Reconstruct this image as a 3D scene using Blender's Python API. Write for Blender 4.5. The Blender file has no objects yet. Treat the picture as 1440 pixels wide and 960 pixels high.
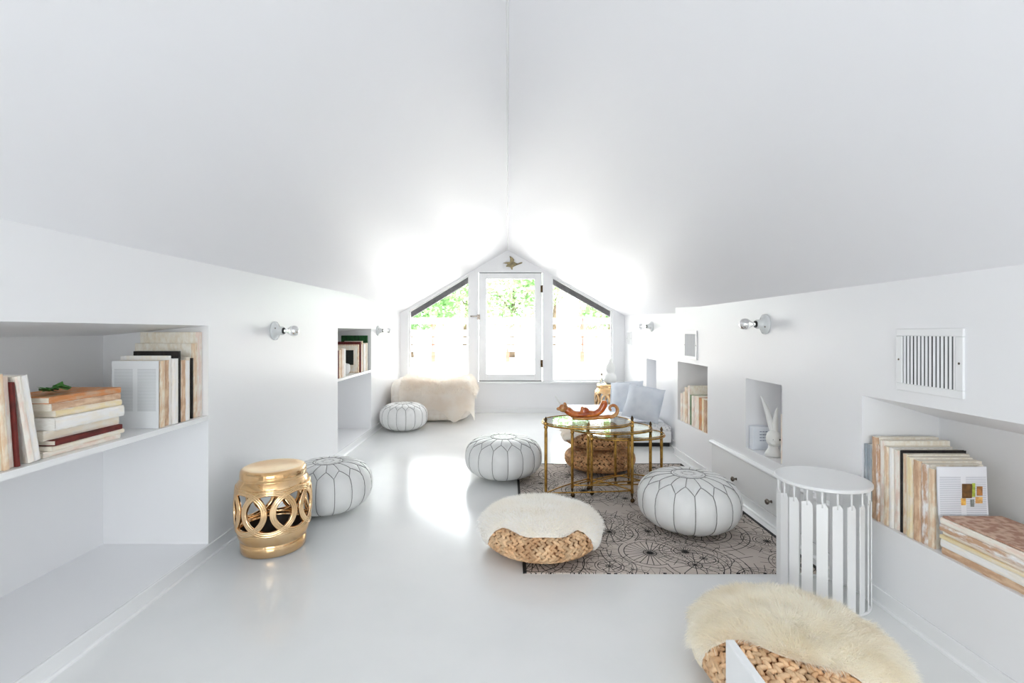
import bpy, bmesh, math, random
from mathutils import Vector, Matrix, noise
R = math.radians
PI = math.pi
rnd = random.Random(7)
scene = bpy.context.scene
col = scene.collection

# ------------------------------------------------------------------ camera, sky, sun, exposure
F = 680.0                      # focal length in pixels of the 1440 px wide photograph
VX, VY = 714.0, 466.0          # vanishing point of the room's long axis
EYE = 1.2                      # eye height
cam_d = bpy.data.cameras.new('camera')
cam = bpy.data.objects.new('camera', cam_d)
col.objects.link(cam)
cam.location = (0, 0, EYE)
cam.rotation_euler = (R(90), 0, 0)
cam_d.sensor_width = 36.0
cam_d.lens = 36.0 * F / 1440.0
cam_d.shift_x = (720 - VX) / 1440
cam_d.shift_y = (VY - 480) / 1440
cam_d.clip_start = 0.02
scene.camera = cam

world = bpy.data.worlds.new('sky')
scene.world = world
world.use_nodes = True
wn = world.node_tree
wn.nodes.clear()
w_out = wn.nodes.new('ShaderNodeOutputWorld')
w_bg = wn.nodes.new('ShaderNodeBackground')
w_bg.inputs['Color'].default_value = (0.96, 0.98, 1.0, 1)
w_bg.inputs['Strength'].default_value = 6.0
wn.links.new(w_bg.outputs[0], w_out.inputs[0])

sun_d = bpy.data.lights.new('sun', 'SUN')
sun_d.energy = 6.0
sun_d.angle = R(1.5)
sun_d.color = (1.0, 0.96, 0.9)
sun = bpy.data.objects.new('sun', sun_d)
col.objects.link(sun)
sun.rotation_euler = Vector((0.75, -0.30, 1.25)).to_track_quat('Z', 'Y').to_euler()

D_END = EYE * F / 114.0        # end wall, 7.16 m
REAR = -2.2


def portal(name, loc, rot, sx, sy):
    d = bpy.data.lights.new(name, 'AREA')
    d.shape = 'RECTANGLE'
    d.size, d.size_y = sx, sy
    d.cycles.is_portal = True
    o = bpy.data.objects.new(name, d)
    col.objects.link(o)
    o.location = loc
    o.rotation_euler = rot
    return o


portal('window_portal_end', (0.05, D_END + 0.30, 1.25), (R(-90), 0, 0), 3.2, 1.9)
portal('window_portal_rear', (0.0, REAR - 0.16, 1.15), (R(90), 0, 0), 2.5, 1.4)

vs = scene.view_settings
vs.view_transform = 'Standard'
vs.look = 'None'
vs.gamma = 1.0
vs.use_curve_mapping = False
vs.exposure = 0.88
scene.cycles.use_denoising = True
scene.cycles.max_bounces = 16
scene.cycles.diffuse_bounces = 10
scene.cycles.glossy_bounces = 6
scene.cycles.transmission_bounces = 10
scene.cycles.transparent_max_bounces = 24
scene.cycles.sample_clamp_indirect = 12.0
scene.cycles.caustics_reflective = False
scene.cycles.caustics_refractive = False


# ------------------------------------------------------------------ materials
def rgb(r, g, b):
    """sRGB 0-255 to linear"""
    def f(c):
        c /= 255.0
        return c / 12.92 if c <= 0.04045 else ((c + 0.055) / 1.055) ** 2.4
    return (f(r), f(g), f(b), 1.0)


class NT:
    """tiny helper around a node tree"""
    def __init__(self, name):
        self.m = bpy.data.materials.new(name)
        self.m.use_nodes = True
        self.t = self.m.node_tree
        self.t.nodes.clear()
        self.out = self.t.nodes.new('ShaderNodeOutputMaterial')

    def n(self, kind, **props):
        nd = self.t.nodes.new(kind)
        for k, v in props.items():
            setattr(nd, k, v)
        return nd

    def l(self, a, b):
        self.t.links.new(a, b)

    def math(self, op, a, b=None, c=None, clamp=False):
        nd = self.n('ShaderNodeMath', operation=op, use_clamp=clamp)
        for i, v in enumerate((a, b, c)):
            if v is None:
                continue
            if isinstance(v, (int, float)):
                nd.inputs[i].default_value = v
            else:
                self.l(v, nd.inputs[i])
        return nd.outputs[0]

    def mix(self, fac, a, b):
        nd = self.n('ShaderNodeMix', data_type='RGBA')
        for sock, v in ((nd.inputs[0], fac), (nd.inputs[6], a), (nd.inputs[7], b)):
            if isinstance(v, (int, float, tuple)):
                sock.default_value = v
            else:
                self.l(v, sock)
        return nd.outputs[2]

    def ramp(self, fac, lo, hi):
        nd = self.n('ShaderNodeMapRange', clamp=True)
        self.l(fac, nd.inputs[0])
        nd.inputs[1].default_value, nd.inputs[2].default_value = lo, hi
        return nd.outputs[0]


MATS = {}


def mat(name, base, rough=0.5, metal=0.0, base2=None, nscale=8.0, lo=0.4, hi=0.65, bump=0.0, bscale=40.0,
        island=0.0, coat=0.0, spec=0.5, sheen=0.0, trans=0.0, stretch=None, lucent=0.0):
    if name in MATS:
        return MATS[name]
    t = NT(name)
    p = t.n('ShaderNodeBsdfPrincipled')
    t.l(p.outputs[0], t.out.inputs[0])
    tc = t.n('ShaderNodeTexCoord')
    vec = tc.outputs['Object']
    if stretch:
        mp = t.n('ShaderNodeMapping')
        mp.inputs['Scale'].default_value = stretch
        t.l(vec, mp.inputs[0])
        vec = mp.outputs[0]
    c = base
    nz = t.n('ShaderNodeTexNoise')
    nz.inputs['Scale'].default_value = nscale
    nz.inputs['Detail'].default_value = 4
    t.l(vec, nz.inputs['Vector'])
    if base2:
        c = t.mix(t.ramp(nz.outputs['Fac'], lo, hi), base, base2)
    if island:
        g = t.n('ShaderNodeNewGeometry')
        hs = t.n('ShaderNodeHueSaturation')
        t.l(t.math('MULTIPLY_ADD', g.outputs['Random Per Island'], island, 1 - island / 2), hs.inputs['Value'])
        if isinstance(c, tuple):
            hs.inputs['Color'].default_value = c
        else:
            t.l(c, hs.inputs['Color'])
        c = hs.outputs[0]
    if isinstance(c, tuple):
        p.inputs['Base Color'].default_value = c
    else:
        t.l(c, p.inputs['Base Color'])
    if lucent:                                   # thin fibres let light through
        tl = t.n('ShaderNodeBsdfTranslucent')
        if isinstance(c, tuple):
            tl.inputs[0].default_value = c
        else:
            t.l(c, tl.inputs[0])
        ms = t.n('ShaderNodeMixShader')
        ms.inputs[0].default_value = lucent
        t.l(p.outputs[0], ms.inputs[1])
        t.l(tl.outputs[0], ms.inputs[2])
        t.l(ms.outputs[0], t.out.inputs[0])
    p.inputs['Roughness'].default_value = rough
    p.inputs['Metallic'].default_value = metal
    p.inputs['Specular IOR Level'].default_value = spec
    p.inputs['Coat Weight'].default_value = coat
    p.inputs['Coat Roughness'].default_value = 0.08
    p.inputs['Sheen Weight'].default_value = sheen
    p.inputs['Transmission Weight'].default_value = trans
    if bump:
        nb = t.n('ShaderNodeTexNoise')
        nb.inputs['Scale'].default_value = bscale
        nb.inputs['Detail'].default_value = 3
        t.l(vec, nb.inputs['Vector'])
        b = t.n('ShaderNodeBump')
        b.inputs['Strength'].default_value = bump
        b.inputs['Distance'].default_value = 0.01
        t.l(nb.outputs['Fac'], b.inputs['Height'])
        t.l(b.outputs[0], p.inputs['Normal'])
    MATS[name] = t.m
    return t.m


WALL = mat('painted_wall', (0.86, 0.860, 0.872, 1), 0.30, bump=0.06, bscale=9, spec=0.4)
CEIL = mat('painted_ceiling', (0.86, 0.858, 0.882, 1), 0.42, bump=0.05, bscale=5, spec=0.4)
FLOOR = mat('gloss_floor_paint', (0.83, 0.835, 0.83, 1), 0.16, base2=(0.80, 0.81, 0.805, 1), nscale=2.5,
            bump=0.035, bscale=6, spec=0.5)
TRIM = mat('gloss_trim_paint', (0.86, 0.865, 0.87, 1), 0.22, bump=0.03, bscale=30)
WHITE_METAL = mat('white_powder_coat', (0.86, 0.865, 0.87, 1), 0.28, bump=0.02, bscale=60)
LOUVER = mat('grey_louver_paint', (0.62, 0.63, 0.63, 1), 0.4, base2=(0.68, 0.69, 0.69, 1))
DARK = mat('gap_shade_black', (0.012, 0.012, 0.013, 1), 0.8, base2=(0.02, 0.02, 0.022, 1))  # shade inside narrow gaps, put on as black
VENT_SHADE = mat('vent_gap_shade', (0.17, 0.18, 0.18, 1), 0.6, base2=(0.13, 0.14, 0.14, 1))  # shade behind the louvers, put on as dark grey
RAKE = mat('dark_grey_beam', rgb(98, 94, 98), 0.7, base2=rgb(78, 75, 78), nscale=12)
GOLD = mat('gold_ceramic', rgb(248, 214, 170), 0.13, 1.0, base2=rgb(240, 194, 138), nscale=6, bump=0.06, bscale=14)
BRASS = mat('aged_brass', rgb(190, 148, 78), 0.22, 1.0, base2=rgb(128, 92, 44), nscale=25, lo=0.45, hi=0.7)
BRONZE = mat('dark_bronze', rgb(92, 72, 48), 0.35, 1.0, base2=rgb(50, 38, 28), nscale=30)
CHROME = mat('bulb_chrome', (0.9, 0.9, 0.9, 1), 0.06, 1.0, base2=(0.8, 0.8, 0.82, 1))
KNOB = mat('pewter_knob', rgb(150, 140, 130), 0.25, 1.0, base2=rgb(90, 82, 76), nscale=60)
PORC = mat('porcelain', (0.74, 0.76, 0.76, 1), 0.12, base2=(0.70, 0.72, 0.72, 1), coat=0.5)
BLACK = mat('black_plastic', (0.02, 0.02, 0.02, 1), 0.4, base2=(0.03, 0.03, 0.03, 1))
LEATHER = mat('white_leather', (0.80, 0.80, 0.79, 1), 0.38, base2=(0.76, 0.765, 0.755, 1), nscale=9, bump=0.30, bscale=11)
STITCH = mat('grey_stitching', (0.20, 0.195, 0.19, 1), 0.8, base2=(0.30, 0.295, 0.29, 1), nscale=120)
STRAW = mat('woven_straw', rgb(226, 190, 150), 0.6, base2=rgb(202, 158, 116), nscale=14, lo=0.4, hi=0.62, island=0.5,
            bump=0.3, bscale=160)
STRAW_CORE = mat('straw_core', rgb(150, 102, 66), 0.9, base2=rgb(128, 84, 52), nscale=30)
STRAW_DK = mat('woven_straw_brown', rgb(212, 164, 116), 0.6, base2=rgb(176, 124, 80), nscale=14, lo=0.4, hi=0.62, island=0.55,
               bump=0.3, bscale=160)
HIDE = mat('sheep_hide', rgb(252, 248, 240), 0.95, base2=rgb(248, 242, 230), nscale=10)
FUR_W = mat('ivory_fur', rgb(255, 254, 252), 0.75, base2=rgb(254, 251, 246), nscale=7, island=0.06, lucent=0.45)
FUR_C = mat('cream_fur', rgb(255, 252, 243), 0.75, base2=rgb(252, 246, 232), nscale=6, island=0.08, lucent=0.45)
FUR_T = mat('oatmeal_fur', rgb(252, 248, 242), 0.8, base2=rgb(246, 238, 228), nscale=5, island=0.08, lucent=0.45)
LINEN_C = mat('cream_linen', rgb(240, 234, 226), 0.9, base2=rgb(232, 224, 214), nscale=20, bump=0.2, bscale=200)
LINEN_B = mat('blue_grey_linen', rgb(213, 218, 225), 0.9, base2=rgb(203, 209, 218), nscale=9, bump=0.25, bscale=30)
SHEET = mat('white_cotton', (0.84, 0.84, 0.86, 1), 0.85, base2=(0.80, 0.80, 0.83, 1), nscale=5, bump=0.25, bscale=12)
MATTRESS = mat('printed_mattress', (0.78, 0.78, 0.78, 1), 0.85, base2=(0.42, 0.43, 0.45, 1), nscale=45, lo=0.56, hi=0.6)
RUG_EDGE = mat('black_rug_binding', (0.015, 0.014, 0.014, 1), 0.9, base2=(0.03, 0.028, 0.028, 1))
CERAMIC = mat('matte_white_ceramic', (0.82, 0.82, 0.80, 1), 0.4, base2=(0.78, 0.78, 0.76, 1))
LEAF = mat('green_leaf', rgb(60, 130, 40), 0.5, base2=rgb(40, 104, 30), nscale=30)
DECK = mat('pale_deck', (0.54, 0.52, 0.50, 1), 0.8, base2=(0.50, 0.48, 0.46, 1), nscale=1.5)
FENCE = mat('pale_fence_board', (0.40, 0.32, 0.29, 1), 0.7, base2=(0.34, 0.26, 0.23, 1), nscale=3)
POST = mat('brown_fence_post', rgb(150, 96, 78), 0.8, base2=rgb(120, 72, 56), nscale=5)
TRUNK = mat('tree_bark', rgb(110, 92, 74), 0.9, base2=rgb(80, 66, 52), nscale=8, bump=0.5, bscale=20)
FOL = [mat('foliage_%s' % n, c, 0.6, base2=c2, nscale=1.2, island=0.5) for n, c, c2 in (
    ('deep', rgb(112, 160, 90), rgb(84, 132, 66)), ('mid', rgb(150, 188, 126), rgb(120, 164, 98)),
    ('pale', rgb(172, 204, 150), rgb(140, 182, 118)))]


def glass_pane():
    t = NT('window_glass')
    tr = t.n('ShaderNodeBsdfTransparent')
    tr.inputs[0].default_value = (0.97, 0.985, 0.98, 1)
    gl = t.n('ShaderNodeBsdfGlossy')
    gl.inputs['Roughness'].default_value = 0.02
    lw = t.n('ShaderNodeLayerWeight')
    lw.inputs[0].default_value = 0.25
    mx = t.n('ShaderNodeMixShader')
    t.l(t.math('MULTIPLY_ADD', lw.outputs['Fresnel'], 0.7, 0.02, clamp=True), mx.inputs[0])
    t.l(tr.outputs[0], mx.inputs[1])
    t.l(gl.outputs[0], mx.inputs[2])
    t.l(mx.outputs[0], t.out.inputs[0])
    return t.m


def table_glass():
    t = NT('table_glass')
    tr = t.n('ShaderNodeBsdfTransparent')
    tr.inputs[0].default_value = (0.93, 0.96, 0.93, 1)
    gl = t.n('ShaderNodeBsdfGlossy')
    gl.inputs['Roughness'].default_value = 0.01
    lw = t.n('ShaderNodeLayerWeight')
    lw.inputs[0].default_value = 0.5
    mx = t.n('ShaderNodeMixShader')
    t.l(t.math('MULTIPLY_ADD', lw.outputs['Fresnel'], 0.75, 0.06, clamp=True), mx.inputs[0])
    t.l(tr.outputs[0], mx.inputs[1])
    t.l(gl.outputs[0], mx.inputs[2])
    t.l(mx.outputs[0], t.out.inputs[0])
    return t.m


def amber_glass(name, c, c2):
    t = NT(name)
    p = t.n('ShaderNodeBsdfPrincipled')
    tc = t.n('ShaderNodeTexCoord')
    nz = t.n('ShaderNodeTexNoise')
    nz.inputs['Scale'].default_value = 22
    t.l(tc.outputs['Object'], nz.inputs['Vector'])
    t.l(t.mix(t.ramp(nz.outputs['Fac'], 0.4, 0.62), c, c2), p.inputs['Base Color'])
    p.inputs['Roughness'].default_value = 0.06
    p.inputs['Transmission Weight'].default_value = 0.35
    p.inputs['IOR'].default_value = 1.45
    p.inputs['Coat Weight'].default_value = 1.0
    t.l(p.outputs[0], t.out.inputs[0])
    return t.m


PANE = glass_pane()
TGLASS = table_glass()
AMBER = amber_glass('amber_glass', rgb(192, 80, 14), rgb(236, 132, 48))
AMBER_PALE = amber_glass('pale_amber_glass', rgb(226, 168, 96), rgb(206, 120, 50))
CLEAR = mat('clear_bulb_glass', (0.95, 0.97, 0.97, 1), 0.03, trans=0.9, base2=(0.92, 0.95, 0.95, 1))


def rug_material():
    t = NT('printed_mandala_rug')
    p = t.n('ShaderNodeBsdfPrincipled')
    p.inputs['Roughness'].default_value = 0.95
    p.inputs['Specular IOR Level'].default_value = 0.1
    t.l(p.outputs[0], t.out.inputs[0])
    tc = t.n('ShaderNodeTexCoord')

    def layer(scale, off, rand, k1, k2, lw):
        mp = t.n('ShaderNodeMapping')
        mp.inputs['Location'].default_value = off
        t.l(tc.outputs['Object'], mp.inputs[0])
        vo = t.n('ShaderNodeTexVoronoi', voronoi_dimensions='2D', feature='F1')
        vo.inputs['Scale'].default_value = scale
        vo.inputs['Randomness'].default_value = rand
        t.l(mp.outputs[0], vo.inputs['Vector'])
        sub = t.n('ShaderNodeVectorMath', operation='SUBTRACT')
        t.l(mp.outputs[0], sub.inputs[0])
        t.l(vo.outputs['Position'], sub.inputs[1])
        sx = t.n('ShaderNodeSeparateXYZ')
        t.l(sub.outputs[0], sx.inputs[0])
        d = t.math('SQRT', t.math('ADD', t.math('MULTIPLY', sx.outputs[0], sx.outputs[0]),
                                  t.math('MULTIPLY', sx.outputs[1], sx.outputs[1])))
        ang = t.math('ARCTAN2', sx.outputs[1], sx.outputs[0])
        sc = t.n('ShaderNodeSeparateColor')
        t.l(vo.outputs['Color'], sc.inputs[0])
        rn = sc.outputs[0]
        N = t.math('MULTIPLY_ADD', t.math('FLOOR', t.math('MULTIPLY', rn, 3.0)), 6.0, 12.0)
        cell = 1.0 / scale

        def ring(r, w=lw):
            return t.math('LESS_THAN', t.math('ABSOLUTE', t.math('SUBTRACT', d, r)), w)

        def band(r0, r1):
            return t.math('MULTIPLY', t.math('GREATER_THAN', d, r0), t.math('LESS_THAN', d, r1))
        fr = t.math('SUBTRACT', t.math('FRACT', t.math('MULTIPLY', ang, t.math('DIVIDE', N, 2 * PI))), 0.5)
        arc = t.math('MULTIPLY', t.math('ABSOLUTE', fr), t.math('DIVIDE', t.math('MULTIPLY', d, 2 * PI), N))
        spoke = t.math('LESS_THAN', arc, lw * 0.9)
        petal_r = t.math('MULTIPLY_ADD', t.math('ABSOLUTE', t.math('SINE', t.math('MULTIPLY', ang, t.math('MULTIPLY', N, 0.5)))),
                         cell * 0.10, cell * k2)
        petal = t.math('LESS_THAN', t.math('ABSOLUTE', t.math('SUBTRACT', d, petal_r)), lw * 1.1)
        m = ring(cell * 0.06)
        for x in (ring(cell * k1), ring(cell * (k1 + 0.05)), ring(cell * 0.46), ring(cell * 0.40, lw * 0.7),
                  t.math('MULTIPLY', spoke, band(0.0, cell * k1)),
                  t.math('MULTIPLY', spoke, band(cell * 0.40, cell * 0.62)), petal):
            m = t.math('MAXIMUM', m, x)
        return m
    a = layer(1.75, (0.31, 0.12, 0), 0.75, 0.24, 0.30, 0.0022)
    b = layer(3.4, (1.7, 0.55, 0), 0.9, 0.20, 0.28, 0.0018)
    line = t.math('MAXIMUM', a, b)
    nz = t.n('ShaderNodeTexNoise')
    nz.inputs['Scale'].default_value = 9
    t.l(tc.outputs['Object'], nz.inputs['Vector'])
    ground = t.mix(nz.outputs['Fac'], rgb(186, 174, 166), rgb(206, 196, 188))
    t.l(t.mix(line, ground, (0.022, 0.02, 0.02, 1)), p.inputs['Base Color'])
    return t.m


RUG = rug_material()


def page_print(name, paper, ink, cols=2):
    """columns of grey text lines on paper"""
    t = NT(name)
    p = t.n('ShaderNodeBsdfPrincipled')
    p.inputs['Roughness'].default_value = 0.6
    t.l(p.outputs[0], t.out.inputs[0])
    tc = t.n('ShaderNodeTexCoord')
    sx = t.n('ShaderNodeSeparateXYZ')
    t.l(tc.outputs['Generated'], sx.inputs[0])
    lines = t.math('LESS_THAN', t.math('FRACT', t.math('MULTIPLY', sx.outputs[2], 46.0)), 0.45)
    cfr = t.math('FRACT', t.math('MULTIPLY', sx.outputs[0], float(cols)))
    colm = t.math('MULTIPLY', t.math('GREATER_THAN', cfr, 0.10), t.math('LESS_THAN', cfr, 0.90))
    vert = t.math('MULTIPLY', t.math('GREATER_THAN', sx.outputs[2], 0.26), t.math('LESS_THAN', sx.outputs[2], 0.88))
    m = t.math('MULTIPLY', t.math('MULTIPLY', lines, colm), t.math('MULTIPLY', vert, 0.45))
    t.l(t.mix(m, paper, ink), p.inputs['Base Color'])
    return t.m


PRINT_L = page_print('printed_page', rgb(226, 228, 230), rgb(120, 124, 128))
PRINT_R = page_print('magazine_page', rgb(236, 237, 242), rgb(130, 134, 150))


# ------------------------------------------------------------------ mesh helpers
class MB:
    def __init__(self):
        self.v, self.f = [], []

    def add(self, vs, fs):
        b = len(self.v)
        self.v += [tuple(p) for p in vs]
        self.f += [tuple(i + b for i in f) for f in fs]
        return self

    def box(self, x0, x1, y0, y1, z0, z1):
        return self.add([(x0, y0, z0), (x1, y0, z0), (x1, y1, z0), (x0, y1, z0),
                         (x0, y0, z1), (x1, y0, z1), (x1, y1, z1), (x0, y1, z1)],
                        [(0, 3, 2, 1), (4, 5, 6, 7), (0, 1, 5, 4), (1, 2, 6, 5), (2, 3, 7, 6), (3, 0, 4, 7)])

    def quad(self, a, b, c, d):
        return self.add([a, b, c, d], [(0, 1, 2, 3)])

    def grid(self, rows, close_u=False, close_v=False):
        nr, nc = len(rows), len(rows[0])
        vs = [p for r in rows for p in r]
        fs = []
        for i in range(nr if close_v else nr - 1):
            for j in range(nc if close_u else nc - 1):
                i2, j2 = (i + 1) % nr, (j + 1) % nc
                fs.append((i * nc + j, i * nc + j2, i2 * nc + j2, i2 * nc + j))
        return self.add(vs, fs)

    def tube(self, pts, r, n=8, closed=False, cap=True):
        pts = [Vector(p) for p in pts]
        k = len(pts)
        rr = r if isinstance(r, (list, tuple)) else [r] * k
        rows = []
        up = None
        for i, p in enumerate(pts):
            if closed:
                t = pts[(i + 1) % k] - pts[i - 1]
            else:
                t = pts[min(i + 1, k - 1)] - pts[max(i - 1, 0)]
            t.normalize()
            if up is None:
                up = t.orthogonal().normalized()
            up = (up - t * up.dot(t))
            if up.length < 1e-6:
                up = t.orthogonal()
            up.normalize()
            s = t.cross(up)
            rows.append([tuple(p + (up * math.cos(2 * PI * j / n) + s * math.sin(2 * PI * j / n)) * rr[i]) for j in range(n)])
        self.grid(rows, close_u=True, close_v=closed)
        if not closed and cap:
            b = len(self.v) - k * n
            self.f.append(tuple(b + j for j in range(n))[::-1])
            self.f.append(tuple(b + (k - 1) * n + j for j in range(n)))
        return self

    def lathe(self, prof, n=32, c=(0, 0, 0)):
        rows = [[(c[0] + r * math.cos(2 * PI * j / n), c[1] + r * math.sin(2 * PI * j / n), c[2] + z) for j in range(n)]
                for r, z in prof]
        return self.grid(rows, close_u=True)

    def ball(self, c, rx, ry=None, rz=None, n=12, m=8, M=None):
        ry = rx if ry is None else ry
        rz = rx if rz is None else rz
        vs = [Vector((0, 0, rz))]
        for i in range(1, m):
            a = PI * i / m
            for j in range(n):
                b = 2 * PI * j / n
                vs.append(Vector((rx * math.sin(a) * math.cos(b), ry * math.sin(a) * math.sin(b), rz * math.cos(a))))
        vs.append(Vector((0, 0, -rz)))
        fs = [(0, 1 + j, 1 + (j + 1) % n) for j in range(n)]
        for i in range(m - 2):
            for j in range(n):
                a = 1 + i * n
                fs.append((a + j, a + n + j, a + n + (j + 1) % n, a + (j + 1) % n))
        last = len(vs) - 1
        a = 1 + (m - 2) * n
        fs += [(a + j, last, a + (j + 1) % n) for j in range(n)]
        if M is not None:
            vs = [M @ p for p in vs]
        c = Vector(c)
        return self.add([p + c for p in vs], fs)

    def prism(self, poly, a0, a1, axis='y'):
        """polygon in the two other axes, extruded along axis"""
        n = len(poly)

        def P(p, a):
            if axis == 'y':
                return (p[0], a, p[1])
            if axis == 'x':
                return (a, p[0], p[1])
            return (p[0], p[1], a)
        vs = [P(p, a0) for p in poly] + [P(p, a1) for p in poly]
        fs = [tuple(range(n)), tuple(range(n, 2 * n))[::-1]]
        fs += [(i, i + n, (i + 1) % n + n, (i + 1) % n) for i in range(n)]
        return self.add(vs, fs)


def make_mesh(name, mb, m, smooth=False, bevel=0.0, fix=True, seg=2):
    me = bpy.data.meshes.new(name)
    me.from_pydata(mb.v, [], mb.f)
    if fix or bevel:
        bm = bmesh.new()
        bm.from_mesh(me)
        if fix:
            bmesh.ops.recalc_face_normals(bm, faces=bm.faces)
        if bevel:
            es = [e for e in bm.edges if len(e.link_faces) == 2 and e.calc_face_angle(0) > R(35)]
            bmesh.ops.bevel(bm, geom=es, offset=bevel, segments=seg, profile=0.5, affect='EDGES')
        bm.to_mesh(me)
        bm.free()
    if smooth:
        me.polygons.foreach_set('use_smooth', [True] * len(me.polygons))
    me.materials.append(m)
    return me


def obj(name, mb, m, parent=None, smooth=False, bevel=0.0, fix=True, loc=None, seg=2):
    me = mb if isinstance(mb, bpy.types.Mesh) else make_mesh(name, mb, m, smooth, bevel, fix, seg)
    o = bpy.data.objects.new(name, me)
    col.objects.link(o)
    if parent is not None:
        o.parent = parent
    if loc is not None:
        o.location = loc
    return o


def tag(o, label, cat, group=None):
    o['label'] = label
    o['category'] = cat
    if group:
        o['group'] = group
    return o


def thing(name, label, cat, loc=(0, 0, 0), rz=0.0, group=None):
    o = bpy.data.objects.new(name, None)
    o.empty_display_size = 0.1
    col.objects.link(o)
    o.location = loc
    o.rotation_euler = (0, 0, rz)
    return tag(o, label, cat, group)


def struct(name, mb, m, parent=None, **k):
    o = obj(name, mb, m, parent, **k)
    if parent is None:
        o['kind'] = 'structure'
    return o


def copy_tree(o, parent=None):
    c = o.copy()
    col.objects.link(c)
    c.parent = parent
    for ch in list(o.children):
        copy_tree(ch, c)
    return c


def floor_at(u, v, z=0.0):
    d = F * (EYE - z) / (v - VY)
    return ((u - VX) * d / F, d)


# ------------------------------------------------------------------ the room
XL, XR, XF = -1.594, 1.644, 1.73     # left wall, right wall, far right wall behind the offset
Y_OFF = 4.74                         # where the right wall steps outward
RIDGE = EYE + 1.04 * EYE
KL0, KL1, KL2 = EYE + 0.355, EYE + 0.385, EYE + 0.255  # left knee height near, far
KR0, KR1 = EYE + 0.214, EYE + 0.240
BASE_H = 0.07

struct('floor', MB().box(-2.4, 2.4, REAR - 0.2, D_END + 0.14, -0.25, 0.0), FLOOR)


def niche_wall(name, x, sgn, y0, y1, holes):
    """vertical wall plane at x facing the room; sgn = +1 room lies at larger x. holes: (ya, yb, za, zb, depth, zb_back)"""
    mb = MB()
    ys = sorted({y0, y1} | {h[0] for h in holes} | {h[1] for h in holes})
    zs = sorted({-0.05, 1.9} | {h[2] for h in holes} | {h[3] for h in holes})
    for i in range(len(ys) - 1):
        for j in range(len(zs) - 1):
            cy, cz = (ys[i] + ys[i + 1]) / 2, (zs[j] + zs[j + 1]) / 2
            if any(h[0] < cy < h[1] and h[2] < cz < h[3] for h in holes):
                continue
            mb.quad((x, ys[i], zs[j]), (x, ys[i + 1], zs[j]), (x, ys[i + 1], zs[j + 1]), (x, ys[i], zs[j + 1]))
    for ya, yb, za, zb, dep, zk in holes:
        xb = x - sgn * dep
        mb.quad((xb, ya, za), (xb, yb, za), (xb, yb, zk), (xb, ya, zk))           # back
        mb.quad((x, ya, za), (x, yb, za), (xb, yb, za), (xb, ya, za))             # bottom
        mb.quad((x, ya, zb), (xb, ya, zk), (xb, yb, zk), (x, yb, zb))             # sloping top
        for yy in (ya, yb):
            mb.quad((x, yy, za), (xb, yy, za), (xb, yy, zk), (x, yy, zb))
    return struct(name, mb, WALL, fix=False)


SH = 0.753                         # top of the shelf boards in the left niches
L_TOP, L_BACK = 1.232, 1.178
L1 = (0.55, 2.575)
L2 = (4.535, 5.645)
LD = 0.56
wall_left = niche_wall('wall_left', XL, 1, REAR, D_END + 0.05,
                       [(L1[0], L1[1], BASE_H, L_TOP, LD, L_BACK), (L2[0], L2[1], BASE_H, L_TOP, LD, L_BACK)])
for ya, yb in (L1, L2):
    obj('shelf', MB().box(XL - LD, XL, ya, yb, SH - 0.024, SH), TRIM, wall_left)

RZ0, RZ1 = 0.352, 0.904
R1 = (0.75, 2.245)
R2 = (3.978, 4.677)
R3 = (2.896, 3.337)
R4 = (5.63, 6.03)
wall_right = niche_wall('wall_right', XR, -1, REAR, Y_OFF,
                        [(R1[0], R1[1], RZ0, RZ1, 0.36, 0.80), (R2[0], R2[1], RZ0, 0.912, 0.30, 0.86),
                         (R3[0], R3[1], 0.40, 0.878, 0.24, 0.84)])
wall_right_far = niche_wall('wall_right_far', XF, -1, Y_OFF, D_END + 0.05, [(R4[0], R4[1], 0.40, 0.865, 0.22, 0.84)])
struct('wall_offset', MB().quad((XR, Y_OFF, -0.05), (XF + 0.02, Y_OFF, -0.05), (XF + 0.02, Y_OFF, 1.9), (XR, Y_OFF, 1.9)), WALL, fix=False)


def base_strip(name, x, sgn, ya, yb):
    mb = MB()
    t = 0.012
    xa, xb = sorted((x, x + sgn * t))
    mb.box(xa, xb, ya, yb, 0.0, BASE_H)
    o = struct(name, mb, TRIM, bevel=0.003)
    q = MB()                                            # quarter-round at the floor
    prof = [(0, 0)] + [(0.012 * math.cos(a), 0.012 * math.sin(a)) for a in (0, R(30), R(60), R(90))]
    q.prism([(x + sgn * (t + p), z) for p, z in prof], ya, yb, 'y')
    obj('quarter_round', q, TRIM, o, smooth=False)
    return o


base_strip('baseboard_left', XL, 1, REAR, D_END)
base_strip('baseboard_right', XR, -1, REAR, Y_OFF)
base_strip('baseboard_right_far', XF, -1, Y_OFF, D_END)


def slope_panel(name, pts_low, z_over):
    """ceiling slab between ridge and knee line; pts_low = [(y, x, z)]"""
    mb = MB()
    rows = []
    for y, x, z in pts_low:
        k = 1.18
        rz = RIDGE if y < 5.5 else RIDGE - 0.05
        lo = Vector((x * k, y, rz + (z - rz) * k))
        hi = Vector((0, y, rz))
        rows.append([tuple(hi.lerp(lo, i / 6)) for i in range(7)])
    mb.grid(rows)
    mb.grid([[(a, b, c + z_over) for a, b, c in r] for r in rows])
    for r in (rows[0], rows[-1]):
        mb.grid([r, [(a, b, c + z_over) for a, b, c in r]])
    return struct(name, mb, CEIL, fix=False)


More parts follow.
